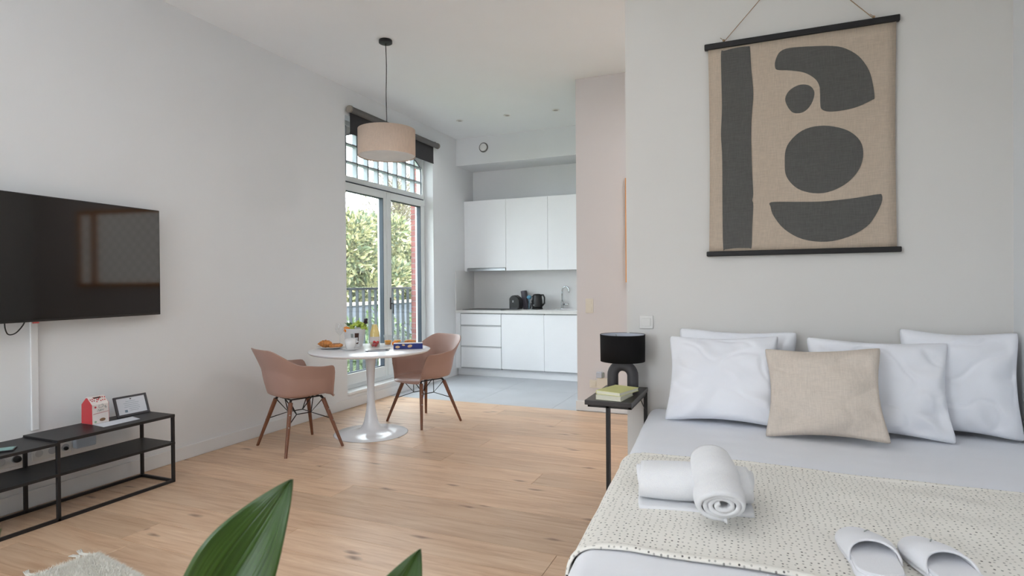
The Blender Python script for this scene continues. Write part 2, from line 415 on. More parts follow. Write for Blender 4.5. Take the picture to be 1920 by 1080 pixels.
def sm(a, b, x): t = max(0, min(1, (x-a)/(b-a))); return t*t*(3-2*t)

# ================================================================== ROOM SHELL
CE = 3.37           # ceiling height
XR = 5.13           # right wall
OY0, OY1, OZ0, OZ1 = 4.97, 6.76, .165, 3.08   # window opening in the left wall
b = MB(); WT = .28
b.box(-WT, 0, -2.5, OY0, -.1, CE); b.box(-WT, 0, OY1, 8.2, -.1, CE); b.box(-WT, 0, OY0, OY1, -.1, OZ0-.03); b.box(-WT, 0, OY0, OY1, OZ1, CE)
wl = struct(b.build('wall_left', wall_m))
# floor: slab + planks + tiles
fl = struct(MB().box(-.42, XR+.2, -2.5, 8.2, -.14, -.012).build('floor', sub_m))
PW = .22; y1 = 5.72; row = 0
while y1 > -2.4:
    y0 = max(y1-PW, -2.4); x = -random.uniform(.2, 2.0)
    while x < XR:
        L_ = random.choice((1.9, 2.2, 2.2, 2.5)); xa, xb = max(x, .002), min(x+L_, XR-.002)
        if xb-xa > .05:
            me = bpy.data.meshes.new('plank'); g = .0008; cx, cy = (xa+xb)/2, (y0+y1)/2
            hx, hy = (xb-xa)/2-g, (y1-y0)/2-g; c = .0012
            vs = [(sx*hx, sy*hy, -.012) for sy in (-1, 1) for sx in (-1, 1)]+[(sx*hx, sy*hy, -c) for sy in (-1, 1) for sx in (-1, 1)]+[(sx*(hx-c), sy*(hy-c), 0) for sy in (-1, 1) for sx in (-1, 1)]
            fs = [(8, 9, 11, 10)]
            for lo in (0, 4):
                for a_, b_ in ((0, 1), (1, 3), (3, 2), (2, 0)): fs.append((lo+a_, lo+b_, lo+4+b_, lo+4+a_))
            me.from_pydata(vs, [], fs); me.materials.append(oak_m)
            o = bpy.data.objects.new('plank', me); COL.objects.link(o); o.location = (cx, cy, 0); o.parent = fl
        x += L_
    y1 -= PW; row += 1
TS = .9
xs = [0, .2, 1.1, 2.0, 2.27]; ys = [5.72, 6.62, 7.52, 7.95]
for i in range(4):
    for j in range(3):
        o = MB().box(xs[i]+.0015, xs[i+1]-.0015, ys[j]+.0015, ys[j+1]-.0015, -.012, 0).build('floor_tile', tile_m, fl)
struct(MB().box(-WT, XR+.2, -2.5, 8.2, CE, CE+.2).build('ceiling', ceil_m))
# back wall with two wide windows behind the viewer
BX0, BX1, BZ0, BZ1 = .5, 2.1, .6, 2.7
b = MB(); b.box(-.28, BX0, -2.6, -2.4, -.1, CE); b.box(BX1, XR, -2.6, -2.4, -.1, CE); b.box(BX0, BX1, -2.6, -2.4, -.1, BZ0); b.box(BX0, BX1, -2.6, -2.4, BZ1, CE)
struct(b.build('wall_back', wall_m))
b = MB()
for x in (BX0, (BX0+BX1)/2-.03, BX1-.06): b.box(x, x+.06, -2.54, -2.46, BZ0, BZ1)
b.box(BX0, BX1, -2.54, -2.46, BZ0, BZ0+.06); b.box(BX0, BX1, -2.54, -2.46, BZ1-.06, BZ1)
struct(b.build('window_2', upvc_m))
struct(MB().box(XR, XR+.2, -2.6, 8.2, -.1, CE).build('wall_right', wall_m))
struct(MB().box(-WT, XR+.2, 7.95, 8.2, -.1, CE).build('wall_kitchen', wall_m))
struct(MB().box(3.225, XR, 3.6, 3.76, -.012, CE).build('wall_bed', M('dimmed_wall_paint', (226, 224, 221), .9, spec=.2, var=.01, vs=2, bump=.08, bs=120)))  # same wall paint, darkened here to hold back the lamp light
# partition beside the kitchen: front tinted for warm light, returning to the kitchen wall
struct(MB().box(2.27, XR, 5.75, 5.95, -.012, CE).box(2.27, 2.45, 5.95, 7.95, -.012, CE).build('wall_partition', warmlit_m))
# bulkhead above the wall cupboards
struct(MB().box(0, 2.27, 7.42, 7.95, 2.985, CE).build('trim_1', wall_m))
# splashback as a thin panel
struct(MB().box(0, 2.27, 7.935, 7.95, .93, 1.49).box(0, .012, 7.36, 7.935, .93, 1.49).build('trim_2', splash_m))
# baseboards
bh, bt = .10, .014
for nm, args in (('baseboard_left', (0, bt, -2.4, 7.36)), ('baseboard_partition', (2.256, XR, 5.736, 5.75)), ('baseboard_bed', (3.211, XR, 3.586, 3.6)),
                 ('baseboard_right', (XR-bt, XR, -2.4, 3.58)), ('baseboard_corridor', (3.211, XR, 3.76, 3.774))):
    struct(MB().box(*args, 0, bh).build(nm, base_m, bevel=.004))

# ------------------------------------------------------------------ window (french doors + arched transom)
win = bpy.data.objects.new('window_1', None); COL.objects.link(win); win.location = (-.16, (OY0+OY1)/2, OZ0); struct(win)
FX0, FX1 = -.22, -.13
b = MB()
b.box(FX0, FX1, OY0, OY0+.055, OZ0, OZ1); b.box(FX0, FX1, OY1-.055, OY1, OZ0, OZ1)
b.box(FX0, FX1, OY0, OY1, OZ1-.05, OZ1); b.box(FX0, FX1, OY0+.055, OY1-.055, OZ0, OZ0+.05); b.box(FX0, FX1, OY0+.055, OY1-.055, 2.405, 2.47)
b.build('outer_frame', upvc_m, win, bevel=.004)
YC = 5.88
def sash(ya, yb, nm, ax0=-.205, ax1=-.115):
    s_ = .075; za, zb = OZ0+.045, 2.41
    f = MB(); f.box(ax0, ax1, ya, ya+s_, za, zb); f.box(ax0, ax1, yb-s_, yb, za, zb)
    f.box(ax0, ax1, ya+s_, yb-s_, zb-.085, zb); f.box(ax0, ax1, ya+s_, yb-s_, za, za+.12)
    o = f.build(nm, upvc_m, win, bevel=.004)
    g = MB(); t = .008
    g.box(ax0+.03, ax1-.005, ya+s_-.001, ya+s_+t, za+.12, zb-.085); g.box(ax0+.03, ax1-.005, yb-s_-t, yb-s_+.001, za+.12, zb-.085)
    g.box(ax0+.03, ax1-.02, ya+s_, yb-s_, zb-.085-t, zb-.084); g.box(ax0+.03, ax1-.02, ya+s_, yb-s_, za+.119, za+.12+t)
    g.build('gasket', gasket_m, o)
    MB().box(-.165, -.159, ya+s_, yb-s_, za+.12, zb-.085).build('pane', glass_m, o)
    return o
sash(OY0+.05, YC, 'door_sash'); s2 = sash(YC+.002, OY1-.045, 'door_sash')
MB().box(-.118, -.108, YC-.02, YC+.03, OZ0+.05, 2.4).build('meeting_strip', upvc_m, win, bevel=.003)
h = MB().box(-.115, -.104, YC+.028, YC+.056, 1.0, 1.14).tube([(-.105, YC+.042, 1.07), (-.075, YC+.042, 1.07), (-.07, YC+.042, 1.06), (-.07, YC+.042, .95)], .008, 8)
h.build('handle', dgrey_m, s2, bevel=.002)
MB().box(-.128, -.112, OY0+.06, OY1-.055, 2.412, 2.421).build('joint_line', gasket_m, win)
MB().box(-.13, -.105, OY1-.06, OY1-.035, 2.34, 2.42).build('hinge', upvc_m, win, bevel=.004)
# transom: muntin bars and panes
tr = MB().box(-.175, -.135, OY0+.055, OY1-.055, 2.47, 2.485).build('transom_frame', upvc_m, win)
for i in range(9):
    y = 5.155+.1955*i
    if OY0+.08 < y < OY1-.06: MB().box(-.20, -.14, y-.011, y+.011, 2.47, OZ1-.05).build('muntin', muntin_m, tr)
for z in (2.645, 2.838): MB().box(-.20, -.14, OY0+.055, OY1-.055, z-.010, z+.010).build('muntin', muntin_m, tr)
MB().box(-.212, -.207, OY0+.055, OY1-.055, 2.47, OZ1-.05).build('pane', glass_m, tr)
# arched corner filler
pts = []; yc = (OY0+OY1)/2; hw = (OY1-OY0)/2-.055
arc = [(yc+hw*math.cos(a), 2.80+.235*math.sin(a)) for a in [PI*k/36 for k in range(37)]]
f = MB()
for k in range(36):
    (ya, za), (yb, zb) = arc[k], arc[k+1]; T = OZ1-.05
    f.add([(x, y, z) for x in (-.205, -.16) for (y, z) in ((ya, za), (yb, zb), (yb, T+.001), (ya, T+.001))], [(0, 1, 2, 3), (7, 6, 5, 4), (0, 4, 5, 1), (2, 6, 7, 3), (1, 5, 6, 2), (0, 3, 7, 4)])
f.build('arch_corner', upvc_m, win)
f = MB().tube([(-.157, y, z-.006) for y, z in arc], .006, 6); f.build('arch_gasket', gasket_m, win)
f = MB().box(-.157, -.145, OY1-.062, OY1-.056, 2.48, 2.80); f.build('side_gasket', gasket_m, win)
# inner sill board
struct(MB().box(-.125, .018, OY0, OY1, OZ0-.03, OZ0).build('trim_3', base_m, bevel=.004))
# red bricks of the outer reveal, one by one
zb = .2; k = 0
while zb < 3.0:
    dx = 0 if k % 2 else .01
    MB().box(-.335, -.225+dx*.2, 6.735+.002*(k % 3), 6.765+.25, zb, zb+.062).build('brick', brick_m, wl, bevel=.003)
    zb += .073; k += 1
MB().box(-.33, -.222, 6.742, 7.0, .17, 3.05).build('mortar_bed', mortar_m, wl)
# outside: sill stone
MB().box(-.62, -.225, OY0-.1, OY1+.1, .06, .15).build('stone_sill', mortar_m, wl, bevel=.01)

# ================================================================== OUTSIDE
struct(MB().box(-60, -.62, -30, 60, -.8, -.6).build('trim_4', grass_m))
bal = thing('balcony_railing', 'grey painted balcony railing with flat upright bars outside the french doors', 'railing', (-.5, 5.9, .06))
RXx = -.56
for (xa, xb, za, zb) in ((RXx-.02, RXx+.02, 1.235, 1.262), (RXx-.015, RXx+.015, .2, .225)):
    MB().box(xa, xb, OY0-.2, OY1+.6, za, zb).build('rail', rail_m, bal, bevel=.003)
y = OY0-.1; br = None
while y < OY1+.6:
    MB().box(RXx-.02, RXx+.02, y-.005, y+.005, .15, 1.237).build('baluster', rail_m, bal); y += .125
gw = thing('garden_wall', 'long grey rendered garden wall behind the balcony railing', 'wall', (-6, 13, -.6))
MB().box(-6.6, -6.2, 6, 24, -.6, .72).build('wall_body', gwall_m, gw); MB().box(-6.66, -6.14, 6, 24, .72, .8).build('coping', mortar_m, gw, bevel=.01)
def leafy(clumps, n, size, mat, parent, seed, label=None):
    rd = random.Random(seed); vs = []; fs = []
    tot = sum(c[3]**2 for c in clumps)
    for (cx, cy, cz, r) in clumps:
        for _ in range(int(n*r*r/tot)):
            u = rd.gauss(0, 1); v = rd.gauss(0, 1); w_ = rd.gauss(0, 1); l = math.sqrt(u*u+v*v+w_*w_)+1e-6
            rr = r*(.72+.32*rd.random()); p = Vector((cx+u/l*rr, cy+v/l*rr, cz+w_/l*rr*.9))
            d = Vector((u/l+rd.uniform(-.8, .8), v/l+rd.uniform(-.8, .8), w_/l+rd.uniform(-.3, .9))).normalized()
            s_ = d.orthogonal().normalized(); q = rd.random()*PI; s_ = (s_*math.cos(q)+d.cross(s_)*math.sin(q)); a = size*rd.uniform(.7, 1.4)
            o = len(vs); nn = d.cross(s_)
            vs += [p, p+d*a*.5+s_*a*.22+nn*a*.06, p+d*a, p+d*a*.5-s_*a*.22+nn*a*.06]; fs.append((o, o+1, o+2, o+3))
    m = MB(); m.v = [tuple(v) for v in vs]; m.f = fs
    o = m.build('foliage', mat, parent, fixn=False, kind='stuff'); return o
def clumpset(cx, cy, z0, z1, r, n, seed):
    rd = random.Random(seed); out = []
    for _ in range(n):
        t = rd.random(); z = z0+(z1-z0)*t; q = rd.random()*2*PI; rad = r*math.sqrt(rd.random())*(1-.55*t)
        out.append((cx+rad*math.cos(q), cy+rad*math.sin(q), z, rd.uniform(.38, .75)))
    return out
trees = [(-8.2, 14.8, -.2, 3.7, 1.5, 'rounded pale green tree at the left of the doorway view'), (-9, 17.9, -.2, 3.9, 1.6, 'taller pale green tree behind the meeting stile of the doors'),
         (-9.2, 20.8, -.2, 3.1, 1.6, 'lower yellow green tree beside the red brick reveal'), (-13, 24.5, 0, 3.4, 2.2, 'far yellow green tree behind the lower tree')]
for i, (tx, ty, za, zt, r, lb) in enumerate(trees):
    t = thing('garden_tree', lb, 'tree', (tx, ty, -.6), 0, 'trees behind the garden wall')
    MB().tube([(tx, ty, -.6), (tx+.05, ty, .6), (tx, ty+.1, zt-.6)], [.13, .1, .03], 8).build('trunk', bark_m, t, smooth=True)
    leafy(clumpset(tx, ty, za+.4, zt-.4, r, 30, i+3), 9000, .19, hedge_m, t, i+20)
for i, (tx, ty, H, lb) in enumerate([(-16, 21.5, 8.4, 'tall sparse tree with bare twigs rising left above the hedge'), (-15.5, 29, 9, 'tall sparse tree with bare twigs rising right above the hedge')]):
    t = thing('sparse_tree', lb, 'tree', (tx, ty, -.6), 0, 'bare trees beyond the garden')
    MB().tube([(tx, ty, -.6), (tx, ty, 2), (tx+.1, ty, H*.7)], [.16, .12, .04], 8).build('trunk', bark_m, t, smooth=True)
    rd = random.Random(i+50); tw = MB()
    for k in range(520):
        z = rd.uniform(1.2, H*.78); q = rd.random()*2*PI; l = rd.uniform(.9, 3.0)*(1-.35*z/H)
        p = Vector((tx, ty, z)); p1 = p+Vector((math.cos(q)*l*.6, math.sin(q)*l*.6, l*.55)); p2 = p+Vector((math.cos(q+.25)*l, math.sin(q+.25)*l, l*1.25))
        tw.tube([p, p1, p2], [.022, .014, .006], 4)
        for _ in range(4):
            a_ = p1.lerp(p2, rd.random()); tw.tube([a_, a_+Vector((rd.uniform(-.3, .3), rd.uniform(-.3, .3), rd.uniform(.2, .6)))], [.009, .004], 3)
    tw.build('twigs', twig_m, t, kind='stuff', fixn=False)
    cl = [(tx+rd.uniform(-2.4, 2.4), ty+rd.uniform(-2.4, 2.4), rd.uniform(2.2, H*.7), .8) for _ in range(22)]
    leafy(cl, 6000, .10, airy_m, t, i+60)
for i, (tx, ty, r, h_, lb) in enumerate([(-4.6, 10.6, .5, .2, 'flowering shrub near the left side of the railing'), (-4.9, 12.3, .45, .35, 'flowering shrub in front of the grey garden wall, middle one'), (-3.2, 9.6, .45, -.1, 'low green shrub close to the balcony'), (-4.6, 13.9, .45, .3, 'flowering shrub beside the brick reveal')]):
    t = thing('garden_shrub', lb, 'shrub', (tx, ty, -.6), 0, 'shrubs below the balcony')
    MB().tube([(tx, ty, -.6), (tx, ty, h_)], .03, 6).build('stem', bark_m, t)
    leafy([(tx+.25*math.cos(k*2.1), ty+.3*math.sin(k*2.1), -.35+(h_+.4)*k/4, r*.7) for k in range(5)], 900, .12, flower_m, t, i+80)

# ================================================================== BLIND
bl = thing('roller_blind', 'dark grey roller blind mounted above the french doors', 'blind', (.05, 5.89, 3.1))
MB().tube([(.052, 4.99, 3.135), (.052, 6.79, 3.135)], .034, 20).build('roller', roller_m, bl, smooth=False)
autosmooth(bpy.data.objects['roller'])
for ya in (4.975, 6.79): MB().tube([(.052, ya, 3.135), (.052, ya+.018, 3.135)], .038, 20).build('end_cap', endcap_m, bl)
for ya in (5.01, 6.74): MB().box(0, .05, ya, ya+.03, 3.12, 3.18).build('bracket', endcap_m, bl)
MB().box(.018, .021, 5.03, 6.745, 2.905, 3.13).build('fabric', blind_m, bl); MB().box(.013, .026, 5.03, 6.745, 2.893, 2.908).build('bottom_bar', blind_m, bl, bevel=.003)

# ================================================================== KITCHEN
def front(b, x0, x1, z0, z1, y=7.36, t=.02): b.box(x0+.0015, x1-.0015, y, y+t, z0+.0015, z1-.0015); return b
cu = thing('drawer_cabinet', 'white handleless base cabinet with three drawers under the hob', 'cabinet', (.41, 7.65, 0), 0)
MB().box(.075, .7, 7.382, 7.93, .10, .885).build('body', gap_m, cu)
for z0, z1 in ((.12, .405), (.425, .70), (.72, .875)): front(MB(), .082, .705, z0, z1).build('drawer', cab_m, cu, bevel=.002)
MB().box(.082, .705, 7.362, 7.38, .4045, .426).box(.082, .705, 7.372, 7.381, .70, .72).build('grip_recess', gap_m, cu)
for nm, xa, xb, lb in (('sink_cabinet', .71, 1.335, 'white base cabinet with a plain door right of the drawers'), ('base_cabinet', 1.335, 1.96, 'white base cabinet with a plain door beside the partition')):
    c_ = thing(nm, lb, 'cabinet', ((xa+xb)/2, 7.65, 0), 0, 'plain door base cabinets')
    MB().box(xa+.005, xb-.005, 7.382, 7.93, .10, .885).build('body', gap_m, c_); front(MB(), xa, xb, .12, .875).build('door', cab_m, c_, bevel=.002)
fp = thing('filler_panel', 'narrow white filler strip left of the drawer cabinet', 'panel', (.04, 7.37, .1)); MB().box(.001, .074, 7.365, 7.385, .10, .885).build('panel', cab_m, fp)
fp = thing('filler_panel', 'white filler strip at the right end of the base cabinets', 'panel', (2.1, 7.37, .1)); MB().box(1.965, 2.268, 7.362, 7.385, .10, .885).build('panel', cab_m, fp)
pl = MB().box(.002, 2.268, 7.425, 7.44, 0, .10).build('plinth', cab_m); tag(srecenter(pl), 'long white plinth under the kitchen base cabinets', 'plinth')
wt = thing('worktop', 'pale grey kitchen worktop with a thin front edge', 'worktop', (1.1, 7.64, .89))
MB().box(.012, 2.268, 7.335, 7.934, .888, .928).build('slab', top_m, wt, bevel=.003)
hb = thing('induction_hob', 'flat black glass induction hob on the left of the worktop', 'hob', (.4, 7.62, .928)); MB().box(.1, .70, 7.38, 7.88, .9285, .934).build('glass_plate', blackp_m, hb, bevel=.002)
MB().box(.095, .705, 7.375, 7.885, .928, .930).build('trim_frame', steel_m, hb)
sk = thing('kitchen_sink', 'white inset sink with drainer at the right of the worktop', 'sink', (1.45, 7.64, .928))
b = MB()
b.box(1.0, 1.88, 7.40, 7.46, .9285, .936).box(1.0, 1.88, 7.84, 7.90, .9285, .936).box(1.0, 1.06, 7.46, 7.84, .9285, .936).box(1.82, 1.88, 7.46, 7.84, .9285, .936).box(1.38, 1.42, 7.46, 7.84, .9285, .936)
b.build('rim', porc_m, sk, bevel=.002); MB().box(1.42, 1.82, 7.46, 7.84, .9285, .931).build('basin', porc_m, sk, label='white recessed basin'); 
b = MB().box(1.06, 1.38, 7.46, 7.84, .9285, .931)
for k in range(6): b.box(1.08+.05*k, 1.10+.05*k, 7.5, 7.82, .931, .935)
b.build('drainer', porc_m, sk)
fa = thing('kitchen_tap', 'tall curved chrome kitchen tap behind the sink', 'tap', (1.43, 7.87, .936))
pts = [(1.43, 7.87, .936), (1.43, 7.87, 1.17)]+[(1.43+.055-.055*math.cos(a), 7.87-.03*a/PI, 1.19+.06*math.sin(a)) for a in [PI*k/10 for k in range(11)]]+[(1.54, 7.835, 1.165)]
MB().tube(pts, .0115, 12).build('spout', chrome_m, fa, smooth=True); MB().lathe([(.028, 0), (.028, .01), (.02, .015), (.02, .10), (.013, .11)], (1.43, 7.87, .936), 20).build('body', chrome_m, fa, smooth=True)
MB().tube([(1.445, 7.865, 1.0), (1.49, 7.85, 1.0), (1.535, 7.84, 1.005)], [.012, .010, .008], 10).build('lever', chrome_m, fa, smooth=True)
# kettle
kt = thing('electric_kettle', 'glossy black electric kettle with a looped handle at right', 'kettle', (1.11, 7.72, .9345))
MB().lathe([(.078, 0), (.078, .012), (.07, .02)], (1.11, 7.72, .9345), 28).build('power_base', blackp_m, kt, smooth=True)
MB().lathe([(.072, .02), (.076, .04), (.073, .12), (.064, .19), (.058, .205), (.04, .214), (.01, .217)], (1.11, 7.72, .9345), 28).build('body', blackp_m, kt, smooth=True)
MB().tube([(1.165, 7.71, 1.132), (1.205, 7.70, 1.135), (1.225, 7.695, 1.10), (1.225, 7.695, 1.02), (1.18, 7.71, .975)], .012, 10).build('handle', blackp_m, kt, smooth=True)
MB().prism([(-.045, 0), (-.085, .03), (-.045, .06)], -.018, .018, lambda a, b_, c: (1.11+a, 7.72+c, 1.09+b_*.7)).build('spout', blackp_m, kt, bevel=.004)
MB().box(1.075, 1.10, 7.648, 7.65, .985, 1.0).build('badge', steel_m, kt)
# coffee machine
cf = thing('coffee_machine', 'small black rounded coffee machine left of the kettle', 'coffee machine', (.80, 7.70, .9345))
prof = [(-.085, 0), (.075, 0), (.075, .12), (.05, .165), (.0, .2), (-.055, .19), (-.085, .15)]
MB().prism(prof, -.07, .07, lambda a, b_, c: (.80+a, 7.70+c, .9345+b_)).build('body', blackp_m, cf, bevel=.016, segs=4)
MB().box(.745, .855, 7.60, 7.65, .9345, .955).build('drip_tray', dgrey_m, cf, bevel=.004); MB().tube([(.78, 7.625, 1.03), (.78, 7.625, 1.06)], .012, 10).build('nozzle', steel_m, cf)
MB().box(.71, .717, 7.66, 7.74, 1.06, 1.075).build('button', steel_m, cf)
kb = thing('knife_block', 'tilted dark slab leaning behind the coffee machine', 'block', (.86, 7.80, .9285))
MB().prism([(0, 0), (.07, 0), (.02, .27), (-.04, .26)], -.05, .05, lambda a, b_, c: (.87+a, 7.83+c, .9285+b_)).build('body', M('slate_plastic', (78, 74, 84), .5), kb, bevel=.006)
ut = thing('dish_brush_holder', 'clear holder with a light blue dish brush and tools between coffee machine and kettle', 'brush', (.965, 7.78, .9285))
MB().lathe([(.03, 0), (.036, .09), (.034, .09), (.028, .004)], (.965, 7.78, .9285), 16).build('cup', tglass_m, ut, smooth=True)
MB().tube([(.96, 7.78, .94), (.965, 7.78, 1.08)], .006, 8).build('handle', bluep_m, ut); MB().ball((.965, 7.78, 1.10), .034, 12, 8, (1, 1, .9)).build('brush_head', bluep_m, ut, smooth=True)
MB().tube([(.985, 7.77, .94), (1.02, 7.76, 1.04)], .006, 8).ball((1.022, 7.76, 1.045), .017, 10, 6).build('scrubber', blackp_m, ut, smooth=True)
# wall cupboards
for i, (xa, xb, zb_, lb) in enumerate(((.055, .668, 1.525, 'white wall cupboard above the extractor strip'), (.668, 1.30, 1.48, 'white wall cupboard in the middle of the row'), (1.30, 1.93, 1.48, 'white wall cupboard beside the partition'))):
    c_ = thing('wall_cupboard', lb, 'cupboard', ((xa+xb)/2, 7.8, zb_), 0, 'wall cupboards over the worktop')
    MB().box(xa+.004, xb-.004, 7.662, 7.933, zb_+.002, 2.50).build('body', gap_m, c_); front(MB(), xa, xb, zb_, 2.505, 7.64, .02).build('door', cab_m, c_, bevel=.002)
fp = thing('upper_filler_panel', 'narrow white filler strip left of the wall cupboards', 'panel', (.03, 7.66, 1.48)); MB().box(.001, .053, 7.65, 7.67, 1.48, 2.505).build('panel', cab_m, fp)
fp = thing('upper_filler_panel', 'white filler strip at the right end of the wall cupboards', 'panel', (2.1, 7.66, 1.48)); MB().box(1.932, 2.268, 7.642, 7.67, 1.48, 2.505).build('panel', cab_m, fp)
hd = thing('extractor_hood', 'slim steel extractor hood strip under the left wall cupboard', 'extractor hood', (.36, 7.8, 1.48)); MB().box(.055, .666, 7.635, 7.90, 1.487, 1.522).build('housing', steel_m, hd, bevel=.003); MB().box(.055, .666, 7.62, 7.636, 1.482, 1.52).build('visor', steel_m, hd, bevel=.003)
vt = thing('ceiling_valve', 'round white air valve on the bulkhead over the cupboards', 'air vent', (.437, 7.42, 3.21), rot=(PI/2, 0, 0))
MB().lathe([(.068, 0), (.068, .008), (.058, .012), (.052, .006)], (0, 0, 0), 32).build('ring', M('valve_ring', (110, 108, 104), .5), vt, world=False, smooth=True)
MB().lathe([(.05, .004), (.054, .02), (.045, .03), (.01, .034)], (0, 0, 0), 32).build('disc', wsock_m, vt, world=False, smooth=True)
for i, (x, y, lb) in enumerate(((.50, 6.59, 'small recessed ceiling spotlight nearest the window'), (1.14, 6.62, 'small recessed ceiling spotlight, middle of three'), (1.756, 6.66, 'small recessed ceiling spotlight nearest the partition'))):
    s_ = thing('ceiling_spotlight', lb, 'spotlight', (x, y, CE), 0, 'kitchen ceiling spotlights')
    MB().lathe([(.045, 0), (.045, -.006), (.03, -.008), (.028, 0)], (x, y, CE), 24).build('ring', wsock_m, s_, smooth=True); lk = light('kitchen_fill_spot', 'SPOT', (x, y-.0, CE-.03), (0, 0, 0), 7, (1, .99, .98)); lk.data.spot_size = 2.6; lk.data.spot_blend = 1; lk.data.shadow_soft_size = .03  # spot lamp added to brighten the kitchen; the fitting looks switched off
    MB().lathe([(.028, -.001), (.027, -.005), (.01, -.005)], (x, y, CE), 20).build('lens', M('spot_lens%d' % i, (150, 140, 135), .3), s_)

# ================================================================== PARTITION SWITCHES, INTERIOR WINDOW
def plate(name, lb, x0, x1, z0, z1, y, mats=(wsock_m,), n=1, cat='switch', vertical=True):
    t = thing(name, lb, cat, ((x0+x1)/2, y, z0)); MB().box(x0, x1, y-.008, y, z0, z1).build('cover_plate', mats[0], t, bevel=.003)
    for k in range(n):
        if vertical: za, zb_ = z0+(z1-z0)*k/n+.016, z0+(z1-z0)*(k+1)/n-.016; xa, xb = x0+.016, x1-.016
        else: xa, xb = x0+(x1-x0)*k/n+.016, x0+(x1-x0)*(k+1)/n-.016; za, zb_ = z0+.016, z1-.016
        MB().box(xa, xb, y-.012, y-.007, za, zb_).build('rocker', mats[0], t, bevel=.002)
    return t
plate('double_switch', 'cream double light switch on the partition', 2.362, 2.442, .995, 1.14, 5.75, (csock_m,), 2)
plate('light_switch', 'white square light switch beside the bed above the lamp', 3.303, 3.386, 1.018, 1.099, 3.6)
so = thing('power_outlet', 'cream wall socket low on the partition left of the nightstand', 'socket', (2.5, 5.75, .25))
MB().box(2.40, 2.48, 5.742, 5.75, .24, .32).build('cover_plate', csock_m, so, bevel=.003); MB().box(2.48, 2.62, 5.735, 5.75, .24, .345).build('junction_box', csock_m, so, bevel=.003)
MB().box(2.415, 2.465, 5.738, 5.743, .255, .305).build('socket_face', csock_m, so, bevel=.002)
ad = thing('plug_adapter', 'pale grey plug adapter standing on top of the wall socket', 'adapter', (2.52, 5.74, .345)); MB().box(2.478, 2.535, 5.70, 5.749, .347, .405).build('body', M('grey_plastic', (190, 196, 206), .5), ad, bevel=.006)
MB().box(2.538, 2.55, 5.71, 5.749, .35, .40).build('side_plug', pgrey_m, ad, bevel=.002)
iw = thing('interior_window', 'orange wood framed interior window mostly hidden behind the bed wall corner', 'window', (3.3, 5.75, 1.3))
b = MB().box(2.778, 2.83, 5.715, 5.75, 1.30, 2.325).box(4.25, 4.30, 5.715, 5.75, 1.30, 2.325).box(2.83, 4.25, 5.715, 5.75, 2.275, 2.325).box(2.83, 4.25, 5.715, 5.75, 1.30, 1.35).box(3.98, 4.08, 5.72, 5.75, 1.35, 2.275)
b.build('frame', orangew_m, iw, bevel=.004); MB().box(2.83, 4.25, 5.738, 5.749, 1.35, 2.275).build('pane', quilt_m, iw, label='pale quilted translucent pane')

# ================================================================== PENDANT
pe = thing('pendant_lamp', 'pendant lamp with a beige linen drum shade above the dining table', 'pendant lamp', (1.072, 4.171, CE))
MB().lathe([(.054, 0), (.056, -.004), (.056, -.024), (.05, -.028), (.008, -.028)], (1.072, 4.171, CE), 32).build('canopy', black_m, pe, smooth=False); autosmooth(bpy.data.objects['canopy'])
MB().tube(catmull([(1.072, 4.171, CE-.025), (1.078, 4.171, 3.15), (1.072, 4.171, 2.9), (1.076, 4.171, 2.7), (1.074, 4.171, 2.56)], 5, False), .0035, 8).build('cord', black_m, pe)
MB().lathe([(.24, 0), (.24, .225), (.237, .225), (.237, .002)], (1.074, 4.171, 2.385), 64, False).build('lamp_shade', shade_m, pe, smooth=True)
MB().lathe([(.236, .008), (.236, .014)], (1.074, 4.171, 2.385), 64).build('diffuser', opal_m, pe)
b = MB()
for k in range(3): a = 2*PI*k/3+.4; b.tube([(1.074, 4.171, 2.56), (1.074+.237*math.cos(a), 4.171+.237*math.sin(a), 2.60)], .002, 6)
b.build('spider_frame', steel_m, pe); MB().tube([(1.074, 4.171, 2.50), (1.074, 4.171, 2.57)], .02, 16).build('lamp_holder', blackp_m, pe)

# ================================================================== TULIP TABLE
TX, TY = .845, 4.225
tb = thing('dining_table', 'round white pedestal dining table laid for breakfast by the french doors', 'table', (TX, TY, 0))
MB().lathe([(.315, 0), (.318, .003), (.31, .008), (.2, .017), (.13, .029), (.095, .045), (.078, .068), (.063, .10), (.051, .15), (.041, .21), (.034, .28), (.031, .36), (.033, .48), (.040, .60), (.048, .67), (.065, .705)], (TX, TY, 0), 64).build('pedestal', tulip_m, tb, smooth=True)
MB().lathe([(.09, .70), (.46, .705), (.505, .714), (.520, .728), (.518, .732), (.51, .735)], (TX, TY, 0), 96).build('table_top', marble_m, tb, smooth=True)
TZ = .7352
# ---- breakfast things
def dish(name, lb, x, y, r, group=None, cat='plate', mat=porc_m, z=TZ):
    o = MB().lathe([(r*.55, 0), (r*.6, .003), (r*.96, .014), (r, .017), (r*.95, .017), (r*.6, .006), (.002, .005)], (0, 0, 0), 40).build(name, mat, None, smooth=True)
    o.location = (x, y, z); return tag(o, lb, cat, group)
dish('plate', 'white plate of pastries at the left edge of the table', .47, 4.17, .13, 'breakfast plates'); dish('saucer', 'white saucer under the white cup', .73, 4.10, .075, None, 'saucer')
dish('plate', 'white plate behind the blue box with a bun on it', .99, 4.56, .12, 'breakfast plates')
def croissant(x, y, rot, L_, lb, r=.026, z=TZ+.03):
    b = MB(); pts = []; rs = []
    for k in range(17):
        t = k/16*2-1; a = t*.9; pts.append((L_*.55*math.sin(a)/.78, L_*.35*(math.cos(a)-1), 0)); rs.append(max(.005, r*(1-abs(t)**2.2)*(1+.10*math.cos(t*18))))
    b.tube(pts, rs, 12); o = b.build('croissant', crois_m, None, smooth=True); o.location = (x, y, z); o.rotation_euler = (0, 0, rot); tag(o, lb, 'pastry', 'pastries on the left plate'); return o
